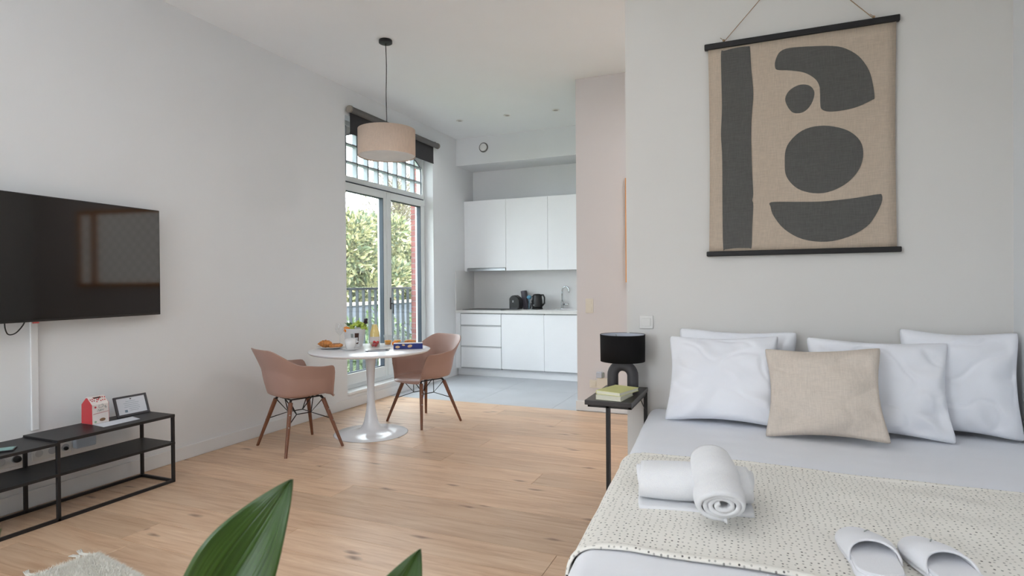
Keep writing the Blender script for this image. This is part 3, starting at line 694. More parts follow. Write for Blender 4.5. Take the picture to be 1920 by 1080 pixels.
croissant(.42, 4.15, .3, .12, 'golden croissant at the left end of the plate', .034, TZ+.04)
def bread(nm, x, y, rot, lb, dims=(.055, .022, .018), mat=crois_m, grp='pastries on the left plate', z=TZ+.006):
    o = MB().ball((0, 0, 0), 1, 18, 10).build(nm, mat, None, smooth=True)
    for v in o.data.vertices:
        k = lambda q, p: math.copysign(abs(q)**p, q)
        v.co = Vector((k(v.co.x, .7)*dims[0], k(v.co.y, .8)*dims[1], k(v.co.z, .8)*dims[2]))
    o.location = (x, y, z+dims[2]); o.rotation_euler = (0, 0, rot)
    if lb: tag(o, lb, 'pastry', grp)
    return o
for (x, y, rot, lb) in ((.50, 4.20, .6, 'chocolate filled pastry in the middle of the plate'), (.53, 4.145, .5, 'chocolate filled pastry at the right end of the plate')):
    p_ = bread('chocolate_pastry', x, y, rot, lb); c_ = MB().box(-.03, .03, -.006, .006, .008, .019).build('chocolate_strip', choc_m, p_, world=False, bevel=.002)
bread('round_bun', 1.03, 4.57, .4, 'brown round bun on the plate behind the blue box', (.055, .045, .026), crois_m, None)
bread('raisin_pastry', .93, 4.56, .1, 'small dark raisin pastry beside the bun', (.035, .03, .014), M('raisin_dough', (110, 80, 66), .6, var=.5, vs=60), None)
# cup
cp = thing('coffee_cup', 'white cup on a saucer in front of the fruit bucket', 'cup', (.73, 4.10, TZ+.006))
MB().lathe([(.026, 0), (.031, .003), (.043, .045), (.048, .092), (.046, .092), (.041, .045), (.026, .008), (.002, .006)], (.73, 4.10, TZ+.006), 28).build('bowl', porc_m, cp, smooth=True)
MB().tube([(.773, 4.118, .815), (.80, 4.13, .805), (.80, 4.13, .775), (.768, 4.116, .765)], .004, 8).build('handle', porc_m, cp, smooth=True)
# fruit bucket
BX, BY = .548, 4.39
bk = thing('fruit_bucket', 'white tapered bucket with brown printed picture holding fruit', 'bucket', (BX, BY, TZ))
BH = .165
MB().lathe([(.070, 0), (.072, .002), (.10, BH-.006), (.103, BH), (.098, BH), (.094, BH-.02), (.066, .01), (.002, .01)], (BX, BY, TZ), 48).build('body', M('bucket_enamel', (226, 228, 230), .3), bk, smooth=True)
def bprint(a0, a1, z0, z1, mat, nm):
    n = 6; f = lambda u, v: (BX+(.0735+(.028)*((z0+(z1-z0)*v)/BH)+.001)*math.cos(a0+(a1-a0)*u), BY+(.0735+(.028)*((z0+(z1-z0)*v)/BH)+.001)*math.sin(a0+(a1-a0)*u), TZ+z0+(z1-z0)*v)
    MB().grid(f, n, 3).build(nm, mat, bk, solid=.0012)
A0 = math.atan2(CAM.y-BY, CAM.x-BX)
bprint(A0+.02, A0+.42, .085, .125, pbrown_m if False else choc_m, 'printed_label'); bprint(A0+.34, A0+.42, .03, .085, choc_m, 'printed_label'); bprint(A0+.18, A0+.42, .026, .036, choc_m, 'printed_label'); bprint(A0-.35, A0-.12, .085, .12, pgrey_m, 'printed_label')
rd = random.Random(5)
def fruit(nm, mat, x, y, z, r, lb, grp, cat, sc3=(1, 1, 1)):
    o = MB().ball((0, 0, 0), r, 12, 8, sc3).build(nm, mat, None, smooth=True); o.location = (x, y, z); tag(o, lb, cat, grp); return o
gr = thing('green_grapes', 'bunch of green grapes heaped on top of the fruit bucket', 'grapes', (BX+.02, BY, TZ+.15))
proto = None
for k in range(52):
    a = rd.uniform(0, 2*PI); rr = .075*math.sqrt(rd.random()); z = TZ+.165+.058*(1-(rr/.08)**2)+rd.uniform(-.014, .006)
    o = MB().ball((0, 0, 0), .0125, 10, 6).build('grape', grape_m, gr, world=False, smooth=True) if proto is None else proto.copy()
    if proto is None: proto = o
    else: COL.objects.link(o); o.parent = gr
    o.location = Vector((BX+.03+rr*math.cos(a), BY+.015+rr*math.sin(a), z))-gr.location
dg = thing('dark_grapes', 'small bunch of dark grapes on the right of the bucket', 'grapes', (BX+.09, BY+.04, TZ+.17)); proto = None
for k in range(11):
    p = Vector((.085+rd.uniform(-.014, .014), .05+rd.uniform(-.016, .016), .055+rd.uniform(-.045, .02)))-Vector((.09, .04, .0))
    o = MB().ball((0, 0, 0), .012, 10, 6).build('grape', dgrape_m, dg, world=False, smooth=True) if proto is None else proto.copy()
    if proto is None: proto = o
    else: COL.objects.link(o); o.parent = dg
    o.location = p
for (dx, dy, lb) in ((-.055, -.045, 'orange at the left rim of the fruit bucket'), (-.025, -.07, 'orange in the front of the fruit bucket')):
    fruit('orange', orange_m, BX+dx, BY+dy, TZ+.153, .03, lb, 'oranges in the bucket', 'orange')
lf = thing('fruit_leaves', 'dark green leaves poking out behind the grapes on the left', 'leaves', (BX-.05, BY, TZ+.17))
for k in range(4):
    a = 2.3+k*.6; c = Vector((BX-.05, BY+.01, TZ+.175)); d = Vector((math.cos(a), math.sin(a), .7)); s_ = Vector((-math.sin(a), math.cos(a), 0))
    MB().grid(lambda u, v: c+d*.055*v+s_*(u-.5)*.035*math.sin(PI*(.08+.9*v)), 4, 6).build('leaf', leafg_m, lf, solid=.001)
# carafe of juice
cx, cy = .67, 4.53
ca = thing('juice_bottle', 'glass bottle of pale yellow juice behind the bucket', 'bottle', (cx, cy, TZ))
out = [(.044, 0), (.047, .004), (.048, .06), (.046, .11), (.034, .15), (.024, .19), (.022, .20)]
MB().lathe([(r*.93, z+.002) for r, z in out[:-1]][0:1]+[(r*.93, z) for r, z in out[1:-1]], (cx, cy, TZ+.002), 28).build('juice', juice_m, ca, smooth=True)
MB().lathe(out, (cx, cy, TZ), 28, False).build('glass', tglass_m, ca, smooth=True); MB().lathe([(.0485, .03), (.0488, .08)], (cx, cy, TZ), 28, False).build('paper_label', bagw_m, ca, smooth=True)
# glass of strawberries
gx, gy = .80, 4.36
bw = thing('berry_glass', 'small glass bowl of strawberries beside the bucket', 'bowl', (gx, gy, TZ))
MB().lathe([(.028, 0), (.036, .004), (.043, .05), (.041, .05), (.033, .008), (.002, .006)], (gx, gy, TZ), 28, False).build('bowl', tglass_m, bw, smooth=True)
for k, (dx, dy, dz) in enumerate(((-.016, -.012, .02), (.014, -.016, .02), (0, .014, .02), (-.004, -.006, .045), (.018, .008, .04))):
    o = MB().lathe([(.002, -.016), (.01, -.008), (.0155, .004), (.012, .013), (.004, .016)], (0, 0, 0), 12).build('strawberry', berry_m, None, smooth=True)
    o.location = (gx+dx, gy+dy, TZ+dz); o.rotation_euler = (rd.uniform(-1.2, 1.2), rd.uniform(-1.2, 1.2), 0); tag(o, ('red strawberry low at the left in the glass bowl', 'red strawberry low in front in the glass bowl', 'red strawberry at the back of the glass bowl', 'red strawberry on top of the glass bowl', 'red strawberry high at the right in the glass bowl')[k], 'strawberry', 'strawberries in the glass bowl')
# orange juice tumblers
for (x, y, lb) in ((.80, 4.555, 'tumbler half full of orange juice, left one of the pair'), (.875, 4.60, 'tumbler half full of orange juice, right one of the pair')):
    g = thing('juice_glass', lb, 'glass', (x, y, TZ), 0, 'orange juice glasses')
    MB().lathe([(.027, 0), (.031, .003), (.038, .095), (.036, .095), (.029, .006), (.002, .005)], (x, y, TZ), 28, False).build('tumbler', tglass_m, g, smooth=True); MB().lathe([(.0275, .007), (.0325, .045), (.002, .046)], (x, y, TZ), 28).build('juice', ojuice_m, g, smooth=True)
fruit('orange_half', orange_m, .915, 4.50, TZ+.024, .03, 'orange half lying beside the juice glasses', None, 'orange', (1, 1, .8))
# blue biscuit box
bb = thing('biscuit_box', 'low dark blue biscuit box with printed biscuits on the right of the table', 'box', (1.14, 4.37, TZ), math.radians(32))
MB().box(-.125, .125, -.045, .045, 0, .048).build('carton', bluebox_m, bb, world=False, bevel=.003); MB().box(-.124, .124, -.044, .044, .0481, .0488).build('top_print', M('pale_box_top', (205, 200, 205), .5), bb, world=False)
for (x, r1, z, rt) in ((-.09, .02, .02, 0), (.015, .022, .026, .5), (-.04, .014, .036, -.4)):
    el = [(x+r1*math.cos(a)*math.cos(rt)-r1*.55*math.sin(a)*math.sin(rt), z+r1*.55*math.sin(a)*math.cos(rt)+r1*math.cos(a)*math.sin(rt)*.6) for a in [2*PI*k/16 for k in range(16)]]
    MB().prism(el, .0455, .0465, lambda a, b_, c: (a, -c, b_)).build('printed_biscuit', cookie_m, bb, world=False)
# napkin + cutlery + phone-like dark set
kn = thing('napkin_set', 'folded dark napkin with a knife and spoon at the front of the table', 'napkin', (.99, 4.13, TZ), math.radians(56))
MB().box(-.10, .09, -.035, .035, 0, .004).build('napkin', nap_m, kn, world=False, bevel=.001); MB().box(-.09, .06, -.034, .014, .004, .006).build('paper_fold', sheetp_m, kn, world=False)
MB().box(-.10, .13, -.01, -.002, .006, .0085).build('knife', steel_m, kn, world=False, bevel=.001); MB().tube([(-.08, .02, .008), (.12, .024, .008)], .0028, 6).build('spoon', steel_m, kn, world=False)
k2 = thing('fork_and_knife', 'steel knife and fork lying right of the pastry plate', 'cutlery', (.64, 4.06, TZ), math.radians(20))
MB().box(-.09, .09, -.006, .004, 0, .003).build('knife', steel_m, k2, world=False, bevel=.001); b = MB().tube([(-.09, .02, .003), (.03, .02, .003)], .003, 6).box(.03, .05, .01, .03, .001, .004)
for k in range(4): b.box(.05, .085, .0105+.005*k, .0135+.005*k, .001, .004)
b.build('fork', steel_m, k2, world=False)
# wine glass
wx, wy = .365, 4.41
wg = thing('wine_glass', 'clear stemmed wine glass left of the fruit bucket', 'wine glass', (wx, wy, TZ))
MB().lathe([(.035, 0), (.034, .002), (.006, .006), (.004, .02), (.004, .09), (.012, .10), (.034, .125), (.042, .155), (.038, .19), (.034, .205)], (wx, wy, TZ), 28, False).build('glass', tglass_m, wg, smooth=True)

# ================================================================== CHAIRS
def shell_fn(u, t):
    ph = (u*2-1)*PI; a = abs(ph); n = 3.0
    ca, sa = math.cos(ph), math.sin(ph)
    hx = .25 if ca > 0 else .235; hy = .235
    R = 1/((abs(ca)/hx)**n+(abs(sa)/hy)**n)**(1/n)
    # rim height over the seat
    arm = max(0, min(1, (math.degrees(a)-43)/20)); arm = 1-(1-arm)**2.6
    back = sm(math.radians(108), math.radians(155), a)
    H = .225*arm+.02*sm(1.3, 2.0, a)+.125*back
    lean = .055*arm+.045*back
    if t < .5:
        q = t/.5; r = R*q*.86; z = .425-.012*(1-q**2)+.012*sm(.75, 1, q)*arm
        if ca > 0: z += .006*q-.012*sm(.85, 1, q)*(1-arm)
    else:
        q = (t-.5)/.5; e = math.sin(min(1, q*1.0)*PI/2) if arm > .02 else q
        cr = .14
        if arm > .02:
            r = R*(.86+cr*min(1, math.sin(min(q/.35, 1)*PI/2)))+lean*max(0, (q-.2)/.8)**1.15
            z = .437+max(0, H)*(1-math.cos(min(q/.45, 1)*PI/2))*.30*1.0+max(0, H)*.70*max(0, (q-.12)/.88)**1.05
        else:
            r = R*(.86+.14*q); z = .425+.006-.012-.022*q*q
        r2 = R*(.86+.14*q); z2 = .419-.022*q*q
        r = r*arm+r2*(1-arm); z = z*arm+z2*(1-arm)
    return (r*ca, r*sa, z)
chair_proto = thing('dining_chair', 'rose brown shell armchair left of the table, seen from its side', 'chair', (0, 0, 0), 0, 'shell armchairs at the dining table')
b = MB().grid(shell_fn, 120, 36)
sh = b.build('shell', shell_m, chair_proto, world=False, smooth=True, weld=.0004)
md = sh.modifiers.new('thickness', 'SOLIDIFY'); md.thickness = .008; md.offset = 0
md = sh.modifiers.new('rounded_rim', 'BEVEL'); md.width = .003; md.segments = 2; md.limit_method = 'ANGLE'; md.angle_limit = 1.0
feet = {}
for sx in (1, -1):
    for sy in (1, -1):
        top = Vector((sx*.135, sy*.135, .385)); ft = Vector((sx*.235, sy*.262, 0)); feet[sx, sy] = (top, ft)
        l = MB().tube([ft, ft.lerp(top, .75), top], [.011, .0165, .0175], 12).build('leg', walnut_m, chair_proto, world=False, smooth=False); autosmooth(l)
        bo = MB()
        for tt in (.55, .78):
            p = ft.lerp(top, tt); d = Vector((sx*.3, sy, 0)).normalized(); bo.tube([p+d*.014, p+d*.021], .005, 8)
        bo.build('bolt', steel_m, l, world=False)
w_ = MB(); r = .0045
for sy in (1, -1): w_.tube([(.15, sy*.14, .37), (.13, sy*.12, .405), (-.13, sy*.12, .405), (-.15, sy*.14, .37)], .006, 8)
for sx in (1, -1): w_.tube([(sx*.14, -.14, .37), (sx*.12, -.12, .402), (sx*.12, .12, .402), (sx*.14, .14, .37)], .006, 8)
for sx in (1, -1):
    for sy in (1, -1):
        t_, f_ = feet[sx, sy]; lo = f_.lerp(t_, .58)
        w_.tube([t_, (sx*.055, sy*.15, .275) if False else (sx*.06, sy*.075, .275), lo], r, 6)
for sy in (1, -1): w_.tube([(.06, sy*.075, .275), (-.06, sy*.075, .275)], r, 6)
for sx in (1, -1): w_.tube([(sx*.06, .075, .275), (sx*.12, 0, .40), (sx*.06, -.075, .275)], r, 6)
w_.build('wire_base', black_m, chair_proto, world=False, smooth=True)
c2 = copy_tree(chair_proto); c2['label'] = 'rose brown shell armchair right of the table, facing the camera side'
chair_proto.location = (.55, 3.68, 0); chair_proto.rotation_euler = (0, 0, math.radians(68))
c2.location = (1.045, 4.775, 0); c2.rotation_euler = (0, 0, math.radians(250))

# ================================================================== TV
tv = thing('television', 'large black flat television mounted on the left wall', 'television', (.115, 2.2, 1.465), 0, None, (0, 0, math.radians(4.4)))
# local: x out of wall, y along the wall (+ towards the window)
MB().box(-.022, .0, -.655, .655, -.365, .37).build('housing', blackp_m, tv, world=False, bevel=.004)
MB().box(.0, .002, -.648, .648, -.352, .364).build('screen', tvscreen_m, tv, world=False)
MB().box(-.05, -.022, -.35, .35, -.25, .2).build('rear_bulge', blackp_m, tv, world=False, bevel=.01); MB().box(-.098, -.05, -.1, .1, -.12, .12).build('wall_bracket', black_m, tv, world=False)
MB().box(-.012, -.002, -.17, -.14, -.374, -.366).build('status_light', M('red_led', (190, 90, 90), .4), tv, world=False)
cb = MB().tube(catmull([(.075, 1.915, 1.12), (.08, 1.915, 1.07), (.08, 1.93, 1.035), (.08, 1.965, 1.04), (.08, 2.0, 1.08), (.075, 2.02, 1.12)], 6, False), .0035, 8).build('tv_cable', blackp_m, None, smooth=True)
tag(srecenter(cb), 'thin black cable looping below the television', 'cable')
du = MB().box(0, .014, 2.075, 2.113, .45, 1.12).build('cable_duct', base_m, None, bevel=.003); tag(srecenter(du), 'white vertical cable duct running down the wall below the television', 'cable duct')

# ================================================================== CONSOLE
cs = thing('tv_console', 'low black steel console table with an open shelf along the left wall', 'console table', (.24, 1.8, 0))
CX0, CX1, Yend, Ymid, Ylo = .075, .40, 2.70, 2.0, .95
def bar(b, p, q, w__=.016):
    (x0, y0, z0), (x1, y1, z1) = p, q
    return b.box(min(x0, x1)-w__/2, max(x0, x1)+w__/2, min(y0, y1)-w__/2, max(y0, y1)+w__/2, min(z0, z1)-w__/2, max(z0, z1)+w__/2)
w8 = .018
for x in (CX0+.01, CX1-.01):
    for y in (Yend-.01, Ymid, Ylo): MB().box(x-w8/2, x+w8/2, y-w8/2, y+w8/2, 0, .44).build('leg', black_m, cs, bevel=.002)
for x in (CX0+.01, CX1-.01): MB().box(x-w8/2, x+w8/2, Ylo, Yend-.01, 0, .018).build('bottom_rail', black_m, cs, bevel=.002)
for y in (Yend-.01, Ylo): MB().box(CX0+.01, CX1-.01, y-w8/2, y+w8/2, 0, .018).build('bottom_rail', black_m, cs, bevel=.002)
MB().box(CX0, CX1, Ymid-.005, Yend, .432, .45).build('top_panel', black_m, cs, bevel=.002); MB().box(CX0, CX1, Ylo-.01, Ymid-.006, .422, .438).build('top_panel', black_m, cs, bevel=.002, label='lower left top panel')
MB().box(CX0, CX1, Ylo-.01, Yend, .25, .266).build('shelf', black_m, cs, bevel=.002)
# pouch
bgz = .4502
bgx = thing('biscuit_pouch', 'red and white biscuit pouch standing on the console', 'carton', (.145, 2.352, bgz))
A, B2, H1, H2 = .052, .05, .12, .165    # half depth x, half width y
vs = [(.145+sx*A, 2.352+sy*B2, bgz) for sx, sy in ((-1, -1), (1, -1), (1, 1), (-1, 1))]+[(.145+sx*A*.96, 2.352+sy*B2, bgz+H1) for sx, sy in ((-1, -1), (1, -1), (1, 1), (-1, 1))]+[(.145+sx*.008, 2.352+sy*B2, bgz+H2) for sx, sy in ((-1, -1), (1, -1), (1, 1), (-1, 1))]
fs = [(1, 2, 6, 5), (5, 6, 10, 9), (3, 0, 4, 7), (7, 4, 8, 11), (0, 3, 2, 1), (8, 9, 10, 11)]
MB().add(vs, fs+[(0, 1, 5, 4), (4, 5, 9, 8), (2, 3, 7, 6), (6, 7, 11, 10)]).build('carton', bagw_m, bgx, bevel=.002)
for sy in (-1, 1):
    y = 2.352+sy*(B2+.0006); MB().add([(.145-A, y, bgz+.002), (.145+A, y, bgz+.002), (.145+A*.96, y, bgz+H1), (.145+.006, y, bgz+H2-.004), (.145-.006, y, bgz+H2-.004), (.145-A*.96, y, bgz+H1)], [(0, 1, 2, 3, 4, 5)]).build('side_panel', red_m, bgx, solid=.001, label='red side panel')
def onbag(pts, mat, nm, up=0):
    # (y,z) on the front face x+
    vs = []
    for (y, z) in pts:
        x = .145+A+.0012 if z <= H1 else .145+A*.96-(A*.96-.008)*(z-H1)/(H2-H1)+.0015
        vs.append((x, 2.352+y, bgz+z))
    MB().add(vs, [tuple(range(len(vs)))]).build(nm, mat, bgx, solid=.0008)
def disc(cy, cz, r, n=10, ry=None): return [(cy+(ry or r)*math.cos(2*PI*k/n), cz+r*math.sin(2*PI*k/n)) for k in range(n)]
rd = random.Random(3)
for k in range(15):
    y = -.044+.0063*k; z = .147+.012*rd.random() - (.012 if k % 2 else 0); onbag(disc(y, z, .0036, 8), red_m if k % 3 else pred_m, 'printed_dot')
onbag([(-.022, .153), (.022, .153), (.024, .161), (-.024, .161)], choc_m, 'seal_band')
onbag([(-.046, .062), (.046, .068), (.046, .070), (-.046, .064)], pred_m, 'printed_line')
onbag(disc(.01, .022, .010, 12, .018), pbrown_m, 'printed_biscuit'); onbag(disc(-.032, .014, .007, 10), pgreen_m, 'printed_leaf'); onbag(disc(-.032, .104, .006, 10), pred_m, 'printed_badge')
def stroke(pts, r, mat, nm, par):
    MB().tube(catmull(pts, 5, False), r, 5).build(nm, mat, par)
xs_ = .145+A+.0015
stroke([(xs_, 2.352+y, bgz+z) for y, z in ((-.010, .118), (-.012, .10), (.0, .098), (.014, .104), (.012, .118), (.0, .115))], .0013, pgrey_m, 'lettering', bgx)
stroke([(xs_, 2.352+y, bgz+z) for y, z in ((-.022, .075), (-.014, .09), (-.010, .076), (-.003, .088), (.0, .076), (.006, .088), (.012, .078), (.018, .088))], .0013, pgrey_m, 'lettering', bgx)
stroke([(xs_, 2.352+y, bgz+z) for y, z in ((.022, .10), (.028, .108), (.026, .095), (.034, .10), (.03, .088))], .0011, pgrey_m, 'lettering', bgx)
# picture frame leaning
pf = thing('document_frame', 'dark grey framed white document leaning against the wall on the console', 'picture frame', (.165, 2.585, bgz), rot=(0, math.radians(-20), math.radians(-2)))
fw_, fh_ = .107, .135
b = MB().box(-.010, .004, -fw_, fw_, 0, .014).box(-.010, .004, -fw_, fw_, fh_-.012, fh_).box(-.010, .004, -fw_, -fw_+.014, .014, fh_-.012).box(-.010, .004, fw_-.014, fw_, .014, fh_-.012)
b.build('frame', dgrey_m, pf, world=False, bevel=.002); MB().box(-.008, -.002, -fw_+.012, fw_-.012, .012, fh_-.01).build('document', sheetp_m, pf, world=False)
def ond(y0, y1, z0, z1, mat, nm): MB().box(-.0021, -.0012, y0, y1, z0, z1).build(nm, mat, pf, world=False)
el = [(.004*math.cos(a)*1.4, .112+.004*math.sin(a)) for a in [2*PI*k/12 for k in range(12)]]
MB().prism(el, -.0021, -.001, lambda a, b_, c: (c, a, b_)).build('emblem', dgrey_m, pf, world=False)
for k, (a_, c_) in enumerate(((-.035, .03), (-.05, .05), (-.045, .045), (-.05, .05), (-.02, .05), (-.015, .04))): ond(a_, c_, .097-k*.0125, .0985-k*.0125, pblue_m, 'printed_text')
ond(-.05, -.033, .026, .042, pblue_m, 'stamp')
pp = MB().add([(.20, 2.305, bgz+.0002), (.322, 2.29, bgz+.0002), (.318, 2.52, bgz+.0002), (.205, 2.545, bgz+.0002)], [(0, 1, 2, 3)]).build('paper_sheet', sheetp_m, None, solid=.0006); srecenter(pp); pp.location.z = bgz+.0004; tag(pp, 'white sheet of paper lying in front of the frame on the console', 'paper')
ph = thing('smartphone', 'black phone with a teal screen on the left of the console', 'phone', (.275, 1.77, .4382), math.radians(-38))
MB().box(-.04, .04, -.11, .08, 0, .008).build('case', blackp_m, ph, world=False, bevel=.002); MB().box(-.036, .036, -.105, .074, .008, .009).build('screen', screen_m, ph, world=False)
# wall sockets behind the console
def gang(name, lb, y0, n, z0=.265):
    t = thing(name, lb, 'socket', (0, y0+.036*n, z0), 0, 'wall sockets behind the console')
    MB().box(0, .009, y0, y0+.072*n, z0, z0+.082).build('cover_plate', wsock_m, t, bevel=.003)
    for k in range(n):
        yc_ = y0+.072*k+.036; rim = [(.0215*math.cos(a), .0215*math.sin(a)) for a in [2*PI*j/24 for j in range(24)]]
        MB().prism(rim, .009, .0105, lambda a, b_, c: (c, yc_+a, z0+.041+b_)).build('socket_well', M('socket_well_%s%d' % (name[:4], k), (206, 205, 202), .5) if k == 0 else gap_m, t)
    return t
gang('power_outlet', 'white double wall socket left of the cable duct', 1.885, 2); gang('power_outlet', 'white triple wall socket right of the cable duct', 2.075, 3)
pg = MB().lathe([(.019, 0), (.02, .012), (.014, .028), (.006, .034)], (0, 0, 0), 16).build('black_plug', blackp_m, None, smooth=True); pg.location = (.0105, 1.995, .306); pg.rotation_euler = (0, PI/2, 0); tag(pg, 'black plug in the left double socket', 'plug')
pg = MB().lathe([(.012, 0), (.012, .01), (.008, .02)], (0, 0, 0), 16).build('small_plug', blackp_m, None, smooth=True); pg.location = (.0105, 2.255, .300); pg.rotation_euler = (0, PI/2, 0); tag(pg, 'small black plug in the right triple socket', 'plug')
nb = MB().box(.0, .045, 2.30, 2.42, .285, .36).build('network_box', M('router_plastic', (214, 224, 236), .4), None, bevel=.008); srecenter(nb); tag(nb, 'pale blue white plastic box on the wall behind the console', 'box')
wc = MB().tube(catmull([(.02, 2.005, .33), (.04, 2.05, .345), (.045, 2.12, .34), (.03, 2.18, .335)], 5, False), .003, 6).build('white_cable', wsock_m, None, smooth=True); tag(srecenter(wc), 'short white cable in front of the sockets', 'cable')

# ================================================================== WALL HANGING
ah = thing('wall_hanging', 'large linen wall hanging with dark abstract shapes above the bed', 'wall hanging', (4.175, 3.585, 1.45))
AX0, AX1, AZ0, AZ1 = 3.712, 4.640, 1.462, 2.655
MB().grid(lambda u, v: (AX0+(AX1-AX0)*u+.006*math.sin(PI*v)*(1-2*u), 3.578+.0015*math.sin(9*u), AZ0+(AZ1-AZ0)*v), 20, 20).build('canvas', linen_m, ah, solid=.002, smooth=True)
MB().box(3.692, 4.656, 3.566, 3.594, 2.642, 2.676).build('top_rod', black_m, ah, bevel=.005); MB().box(3.698, 4.660, 3.566, 3.594, 1.447, 1.476).build('bottom_rod', black_m, ah, bevel=.005)
SH = [catmull([(3.783, 2.62), (3.80, 2.625), (3.86, 2.632), (3.925, 2.63), (3.937, 2.615), (3.943, 2.5), (3.953, 2.36), (3.945, 2.25), (3.941, 2.136), (3.944, 1.95), (3.950, 1.80), (3.945, 1.76), (3.950, 1.73), (3.944, 1.60), (3.940, 1.495), (3.925, 1.49), (3.86, 1.492), (3.80, 1.486), (3.789, 1.492), (3.786, 1.7), (3.786, 2.0), (3.780, 2.15), (3.786, 2.3), (3.783, 2.5)], 4),
      catmull([(4.065, 2.492), (4.068, 2.53), (4.090, 2.572), (4.137, 2.586), (4.242, 2.578), (4.345, 2.563), (4.407, 2.54), (4.47, 2.488), (4.515, 2.41), (4.534, 2.33), (4.541, 2.262), (4.530, 2.25), (4.468, 2.224), (4.40, 2.212), (4.33, 2.213), (4.295, 2.23), (4.288, 2.26), (4.287, 2.32), (4.283, 2.36), (4.262, 2.40), (4.21, 2.44), (4.14, 2.462), (4.08, 2.474)], 4),
      catmull([(4.116, 2.30), (4.135, 2.35), (4.185, 2.376), (4.235, 2.366), (4.260, 2.325), (4.245, 2.265), (4.205, 2.225), (4.150, 2.232)], 5),
      catmull([(4.112, 1.95), (4.125, 2.05), (4.20, 2.125), (4.305, 2.14), (4.42, 2.10), (4.483, 2.02), (4.478, 1.91), (4.41, 1.82), (4.30, 1.776), (4.19, 1.80), (4.125, 1.87)], 5),
      catmull([(4.042, 1.742), (4.15, 1.738), (4.291, 1.731), (4.43, 1.738), (4.55, 1.752), (4.572, 1.748), (4.572, 1.71), (4.545, 1.645), (4.503, 1.585), (4.42, 1.535), (4.316, 1.512), (4.20, 1.530), (4.11, 1.588), (4.055, 1.665), (4.040, 1.715)], 4)]
for p in SH:
    m = MB().prism(p, 3.5765, 3.5748, lambda a, b_, c: (a, c, b_)); m.build('painted_shape', ink_m, ah)
for pts in ([(3.797, 3.578, 2.676), (3.99, 3.585, 2.885), (4.18, 3.592, 3.10)], [(4.539, 3.578, 2.676), (4.43, 3.585, 2.80), (4.18, 3.592, 3.10)]):
    MB().tube(pts, .0022, 6).build('cord', rope_m, ah)
b = MB()
for x in (3.797, 4.539): b.ball((x, 3.575, 2.684), .007, 8, 6); b.tube([(x, 3.572, 2.684), (x-.018, 3.57, 2.70)], .0015, 5)
b.build('cord_knot', rope_m, ah, smooth=True); MB().tube([(4.18, 3.58, 3.10), (4.18, 3.6, 3.10)], .004, 8).build('nail', steel_m, ah)

# ================================================================== NIGHTSTAND + LAMP + BOOKS
ns = thing('nightstand', 'narrow black nightstand between the wall and the bed', 'nightstand', (3.225, 3.35, 0))
NX0, NX1, NY0, NY1, NZ = 3.095, 3.352, 3.09, 3.598, .66
MB().box(NX0, NX1, NY0, NY1, NZ-.026, NZ).build('table_top', nightwood_m, ns, bevel=.003)
fx = 3.215
MB().box(fx-.009, fx+.009, 3.12, 3.138, .0, NZ-.026).build('leg', black_m, ns); MB().box(NX1-.022, NX1-.002, 3.57, 3.588, 0, NZ-.026).build('leg', black_m, ns); MB().box(NX0+.01, NX0+.028, 3.57, 3.584, .0, NZ-.026).build('leg', black_m, ns)
MB().box(NX0+.01, NX1-.01, 3.12, 3.138, NZ-.042, NZ-.026).box(NX1-.022, NX1-.006, 3.12, 3.58, NZ-.042, NZ-.026).box(NX0+.01, NX0+.024, 3.12, 3.58, NZ-.042, NZ-.026).build('apron_frame', black_m, ns)
MB().tube([(NX1-.014, 3.42, NZ-.04), (NX1-.014, 3.57, NZ-.13)], .003, 6).build('brace', black_m, ns)
tl = thing('table_lamp', 'black drum shade lamp with a charcoal arch base on the nightstand', 'table lamp', (3.225, 3.47, NZ))
LX, LY = 3.225, 3.47
def archpts(r_in, r_out, h):
    n = 18
    o_ = [(r_out, 0)]+[(r_out*math.cos(PI*k/n), h+r_out*math.sin(PI*k/n)) for k in range(n+1)]+[(-r_out, 0)]
    i_ = [(-r_in, 0)]+[(-r_in*math.cos(PI*k/n), h+.0+r_in*math.sin(PI*k/n)) for k in range(n+1)]+[(r_in, 0)]
    return o_+i_
ap = [(.060*math.cos(PI*k/14), .085+.060*math.sin(PI*k/14)*1.0) for k in range(15)]
path = [(LX+.060, LY, NZ+.001), (LX+.060, LY, NZ+.05)]+[(LX+a, LY, NZ+b_) for a, b_ in ap]+[(LX-.060, LY, NZ+.05), (LX-.060, LY, NZ+.001)]
o = MB().tube(path, [.033]*len(path), 20).build('arch_base', ceram_m, tl, smooth=True)
MB().tube([(LX, LY, NZ+.165), (LX, LY, NZ+.215)], .014, 14).build('neck', black_m, tl)
MB().lathe([(.130, 0), (.132, .16)], (LX, LY, .831), 56, False).build('lamp_shade', lampshade_m, tl, smooth=True, solid=.002); MB().lathe([(.1275, .002), (.1295, .158)], (LX, LY, .831), 56, False).build('lining', lampin_m, tl, smooth=True, label='pale inner lining')
b = MB()
for k in range(3): a = 2*PI*k/3; b.tube([(LX, LY, .87), (LX+.129*math.cos(a), LY+.129*math.sin(a), .98)], .002, 6)
b.build('shade_frame', steel_m, tl); MB().ball((LX, LY, .92), .028, 14, 10).build('bulb', opal_m, tl, smooth=True)
def book(lb, cx, cy, z, w__, d, t, rot, cov):
    k = thing('book', lb, 'book', (cx, cy, z), math.radians(rot), 'books on the nightstand')
    MB().box(-w__/2+.003, w__/2-.004, -d/2+.003, d/2-.003, .002, t-.002).build('pages', paper_m, k, world=False)
    MB().box(-w__/2, w__/2, -d/2, d/2, 0, .002).box(-w__/2, w__/2, -d/2, d/2, t-.002, t).box(-w__/2, -w__/2+.003, -d/2, d/2, .002, t-.002).build('cover', cov, k, world=False, bevel=.0008)
